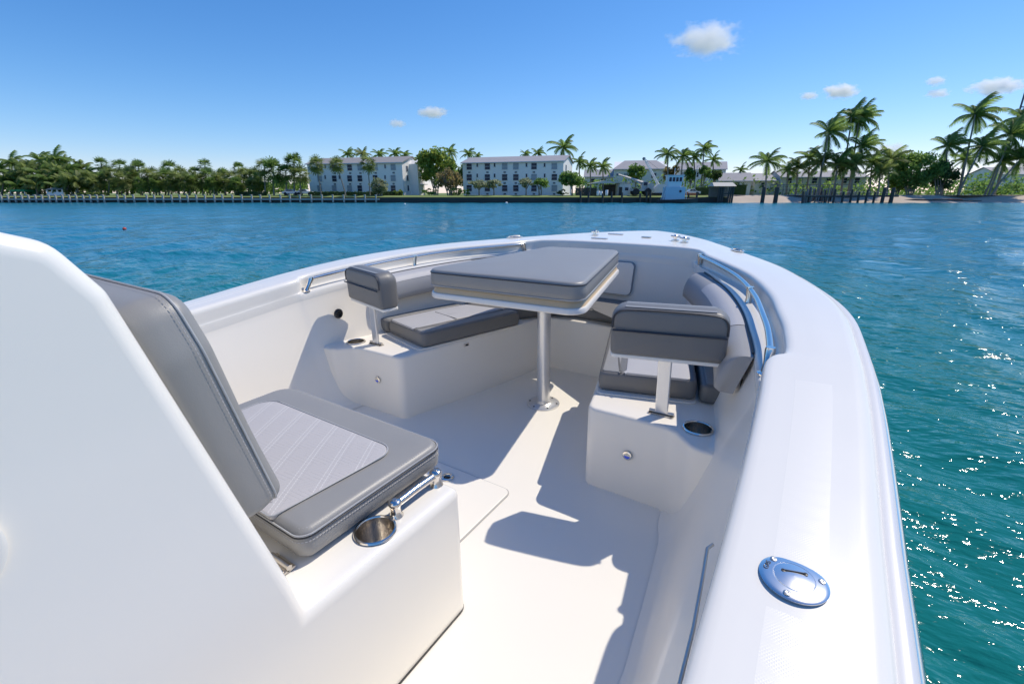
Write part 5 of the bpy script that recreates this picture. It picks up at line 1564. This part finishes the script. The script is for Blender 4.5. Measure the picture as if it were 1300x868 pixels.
bw = [(-.26, 2.93), (.26, 2.93), (.42, 2.66), (.76, 2.60), (.88, 2.62), (.73, 2.92), (.56, 3.22), (.48, 3.30), (.25, 3.325), (-.25, 3.325), (-.48, 3.30), (-.56, 3.22), (-.73, 2.92), (-.88, 2.62), (-.76, 2.60), (-.42, 2.66)]
pillow_mb(rpoly(bw, .04), .387, .462, r=.018, crown=.006).build('pad', M['vinyl_dark'], t, 60, base=base)

# coaming bolsters on the inner wall below the ledge
for s in (1, -1):
    cen = []
    for i, (O, I, L) in enumerate(HALF):
        if (1.72 if s > 0 else 2.0) < L.y < 3.10: cen.append(L)
    cen = cen[::2]
    base = (s * cen[0].x, cen[0].y, .6)
    where = 'right' if s > 0 else 'left'
    t = aboard('coaming_bolster', base, 'curved grey backrest bolster fixed along the %s inner side of the bow' % where, 'bolster', 'coaming bolsters')
    def ring(i, g):
        p = cen[i]; a = cen[max(0, i - 1)]; b_ = cen[min(len(cen) - 1, i + 1)]
        if i == 0 and s > 0: a, b_ = cen[1], cen[3]
        tt = (b_ - a).normalized(); nn = Vector((-tt.y, tt.x))      # inboard
        zt_ = sheer(p.y) - .098; hgt = .158
        sec = [(0.004, -hgt), (.05, -hgt + .002), (.070, -hgt + .014), (.081, -hgt + .044), (.086, -hgt * .5), (.083, -.042), (.073, -.019), (.056, -.005), (.035, 0), (.004, 0)]
        sec = [(o_ - dz * .34, dz) for o_, dz in sec]
        return [Vector((s * (p.x + nn.x * (o_ * (g * .3 + .7))), p.y + nn.y * (o_ * (g * .3 + .7)), zt_ - hgt / 2 + (dz + hgt / 2) * (g * .15 + .85))) for o_, dz in sec]
    n = len(cen)
    def shift(rw, k, d):
        v = (Vector(rw[4]) - Vector(ring(k, 1.0)[4])); a = cen[min(k + 1, n - 1)] - cen[max(k - 1, 0)]
        a = a.normalized() * d
        return [Vector((p.x + s * a.x, p.y + a.y, p.z)) for p in rw]
    rows = [shift(ring(1, .70), 1, -.024), shift(ring(1, .84), 1, -.019), shift(ring(1, .95), 1, -.009)] + [ring(i, 1.0) for i in range(1, n - 1)] + [shift(ring(n - 2, .95), n - 2, .009), shift(ring(n - 2, .84), n - 2, .019), shift(ring(n - 2, .70), n - 2, .024)]
    # small offset rings round the ends off
    mb = MB().grid(rows, closed=False); k = len(rows[0])
    mb.f.append(tuple(range(k))); mb.mi.append(0)
    mb.f.append(tuple((len(rows) - 1) * k + j for j in range(k - 1, -1, -1))); mb.mi.append(0)
    mb.build('pad', M['vinyl_mid'], t, 55, base=base)
    i0 = min(i for i in range(n) if cen[i].y > 2.02); i1 = max(i for i in range(n) if cen[i].y < 2.80)
    pr = []
    for i in range(i0, i1 + 1):
        r_ = ring(i, 1.03)
        pr.append([v + Vector((0, 0, .0015)) for v in r_[5:]])
    MB().grid(pr).build('top_panel', M['vinyl_light'], t, 55, base=base)
    MB().tube([v for v in [ring(i, 1.0)[9] + Vector((0, 0, .002)) for i in range(1, n - 1)]], .005, 6).build('piping', M['dark_piping'], t, 55, base=base)

# removable backrests on posts at the aft end of each bench
for s in (1, -1):
    ph = R(14.5)
    c0 = Vector((s * .856, 1.785, .742))
    ex = Vector((math.cos(ph) * s, math.sin(ph), 0)); ez = Vector((0, -.02, 1)).normalized(); ey = ez.cross(ex) if s < 0 else ex.cross(ez) * -1
    fwd_ = Vector((-math.sin(ph) * s, math.cos(ph), 0))
    fwd_ = (fwd_ - ez * fwd_.dot(ez)).normalized()
    def T_(lx, lz, ly): return c0 + ex * lx + ez * lz + fwd_ * ly
    Tm = Matrix(((ex.x, ez.x, -fwd_.x, c0.x), (ex.y, ez.y, -fwd_.y, c0.y), (ex.z, ez.z, -fwd_.z, c0.z), (0, 0, 0, 1)))
    base = (s * .86, 1.785, .386)
    where = 'right' if s > 0 else 'left'
    t = aboard('back_cushion', base, 'grey padded backrest on a steel post at the aft end of the %s bow bench' % where, 'backrest', 'removable bench backrests')
    ol = rpoly([(-.215, -.095), (.215, -.095), (.215, .103), (-.215, .103)], [.02, .02, .055, .055])
    pillow_mb(ol, -.065, .055, r=.022, crown=.004, rb=.022, T=Tm).build('pad', M['vinyl_dark'], t, 60, base=base)
    # piped band along the top, wrapping over
    loop = [(-.210, .020), (-.206, .066), (-.188, .086), (-.155, .094), (.155, .094), (.188, .086), (.206, .066), (.210, .020)]
    lp2 = crom(loop, 5)
    MB().tube([T_(a, b_, -.0525) for a, b_ in lp2], .0035, 6).build('piping', M['dark_piping'], t, 60, base=base)
    MB().tube([T_(a, .014, -.0655) for a in np.linspace(-.207, .207, 8)], .0042, 6).build('seam', M['dark_piping'], t, 60, base=base)
    top = [[T_(a, .1045, f) for a in np.linspace(-.165, .165, 12)] for f in (-.040, -.02, 0, .025, .045)]
    MB().grid(top).build('top_panel', M['vinyl'], t, 60, base=base)
    # white moulded shell under the pad
    sh2 = MB(); pl = rpoly([(-.215, -.045), (.215, -.045), (.215, .055), (-.215, .055)], .02)
    vs = [T_(a, z, b_) for z in (-.108, -.092) for a, b_ in pl]; n = len(pl)
    sh2.addv(vs, [tuple(range(n)), tuple(range(2 * n - 1, n - 1, -1))] + [(i, (i + 1) % n, n + (i + 1) % n, n + i) for i in range(n)])
    sh2.build('shell', M['gel'], t, 0, base=base, bevel=.004, bseg=2)
    p0 = Vector((s * .862, 1.785, .395)); p1 = T_(0.0, -.10, -.005)
    a_ = (p1 - p0).normalized(); sx_ = Vector((1, .12 * s, 0)).normalized(); fr = sx_.cross(a_)
    mb = MB(); vs = []
    for q in (p0, p0.lerp(p1, .5), p1):
        for ww, dd in ((-.026, -.008), (.026, -.008), (.026, .008), (-.026, .008)): vs.append(q + sx_ * ww + fr * dd)
    mb.addv(vs, [(i * 4 + k, i * 4 + (k + 1) % 4, i * 4 + 4 + (k + 1) % 4, i * 4 + 4 + k) for i in range(2) for k in range(4)] + [(3, 2, 1, 0), (8, 9, 10, 11)])
    mb.build('post', M['alu'], t, 0, base=base, bevel=.004, bseg=2)
    hb_ = MB().prism(rpoly([(p0.x - .052, 1.768), (p0.x + .052, 1.772), (p0.x + .052, 1.802), (p0.x - .052, 1.798)], .006), .3855, .3895).tube([(p0.x - .05, 1.785, .396), (p0.x + .05, 1.788, .396)], .0075, 10)
    hb_ = hb_.build('hinge', M['brushed'], t, 40, base=base)
    for dx in (-.043, .043): MB().lathe([(.006, .389), (.006, .392), (0, .3935)], c=(p0.x + dx, 1.776, 0), seg=10).build('screw', M['black'], hb_, 40, base=base)

# ---------- pedestal table with its filler cushion
base = (0.015, 2.30, .001)
t = aboard('table', base, 'white bow table on a satin aluminium pedestal', 'table')
MB().lathe([(.102, 0), (.102, .004), (.098, .008), (.052, .010), (.046, .014), (.043, .03)], c=base, seg=48).build('base_plate', M['alu'], t, 40, base=base)
for a in range(6):
    MB().lathe([(.006, .008), (.006, .0105), (0, .0115)], c=(base[0] + .085 * math.cos(a * PI / 3 + .3), base[1] + .085 * math.sin(a * PI / 3 + .3), base[2]), seg=10).build('screw', M['black'], t, 40, base=base)
MB().tube([(base[0], base[1], .012), (base[0], base[1], .72)], .040, 32).build('pedestal', M['alu'], t, 50, base=base)
MB().lathe([(.045, .675), (.11, .70), (.12, .712)], c=(base[0], base[1], 0), seg=32).build('table_mount', M['alu'], t, 50, base=base)
RT = Matrix.Rotation(R(4.0), 2)
def tp(x, y): q = RT @ Vector((x, y)); return (base[0] - .02 + q.x, base[1] + q.y)
tb = rpoly([tp(-.525, -.425), tp(.415, -.425), tp(.235, .76), tp(-.31, .76)], [.09, .09, .07, .07], 8)
tpb = resample(ccw(tb), .04)
rows = []
for d, z in ((.05, .710), (.006, .712), (0, .718), (0, .736), (.004, .742), (.012, .744)): rows.append([Vector((x, y, z)) for x, y in inset(tpb, d)])
mb = MB().grid(rows, closed=True); n = len(tpb); mb.f.append(tuple(range(n - 1, -1, -1))); mb.mi.append(0)
mb.f.append(tuple(5 * n + k for k in range(n))); mb.mi.append(0)
mb.build('tabletop', M['gel'], t, 40, base=base)
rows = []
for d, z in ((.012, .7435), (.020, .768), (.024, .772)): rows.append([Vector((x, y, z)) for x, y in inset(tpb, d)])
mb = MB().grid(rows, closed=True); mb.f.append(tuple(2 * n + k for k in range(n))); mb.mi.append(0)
mb.build('raised_edge', M['tan'], t, 40, base=base)  # shaded strip of tabletop, its mirrored tan put in as colour
cb = (base[0], base[1], .7725)
t = aboard('table_cushion', cb, 'large grey wedge shaped filler cushion lying on the bow table', 'cushion')
co = rpoly([tp(-.515, -.415), tp(.405, -.415), tp(.225, .75), tp(-.30, .75)], [.07, .07, .06, .06], 8)
pillow_mb(co, .7725, .868, r=.020, crown=.010, wob=.0012).build('pad', M['vinyl'], t, 60, base=cb)
piping_mb(co, .851, .0035, d=-.0005).build('piping', M['dark_piping'], t, 60, base=cb)
piping_mb(co, .783, .003, d=-.001).build('lower_piping', M['piping'], t, 60, base=cb)

bpy.context.view_layer.update()
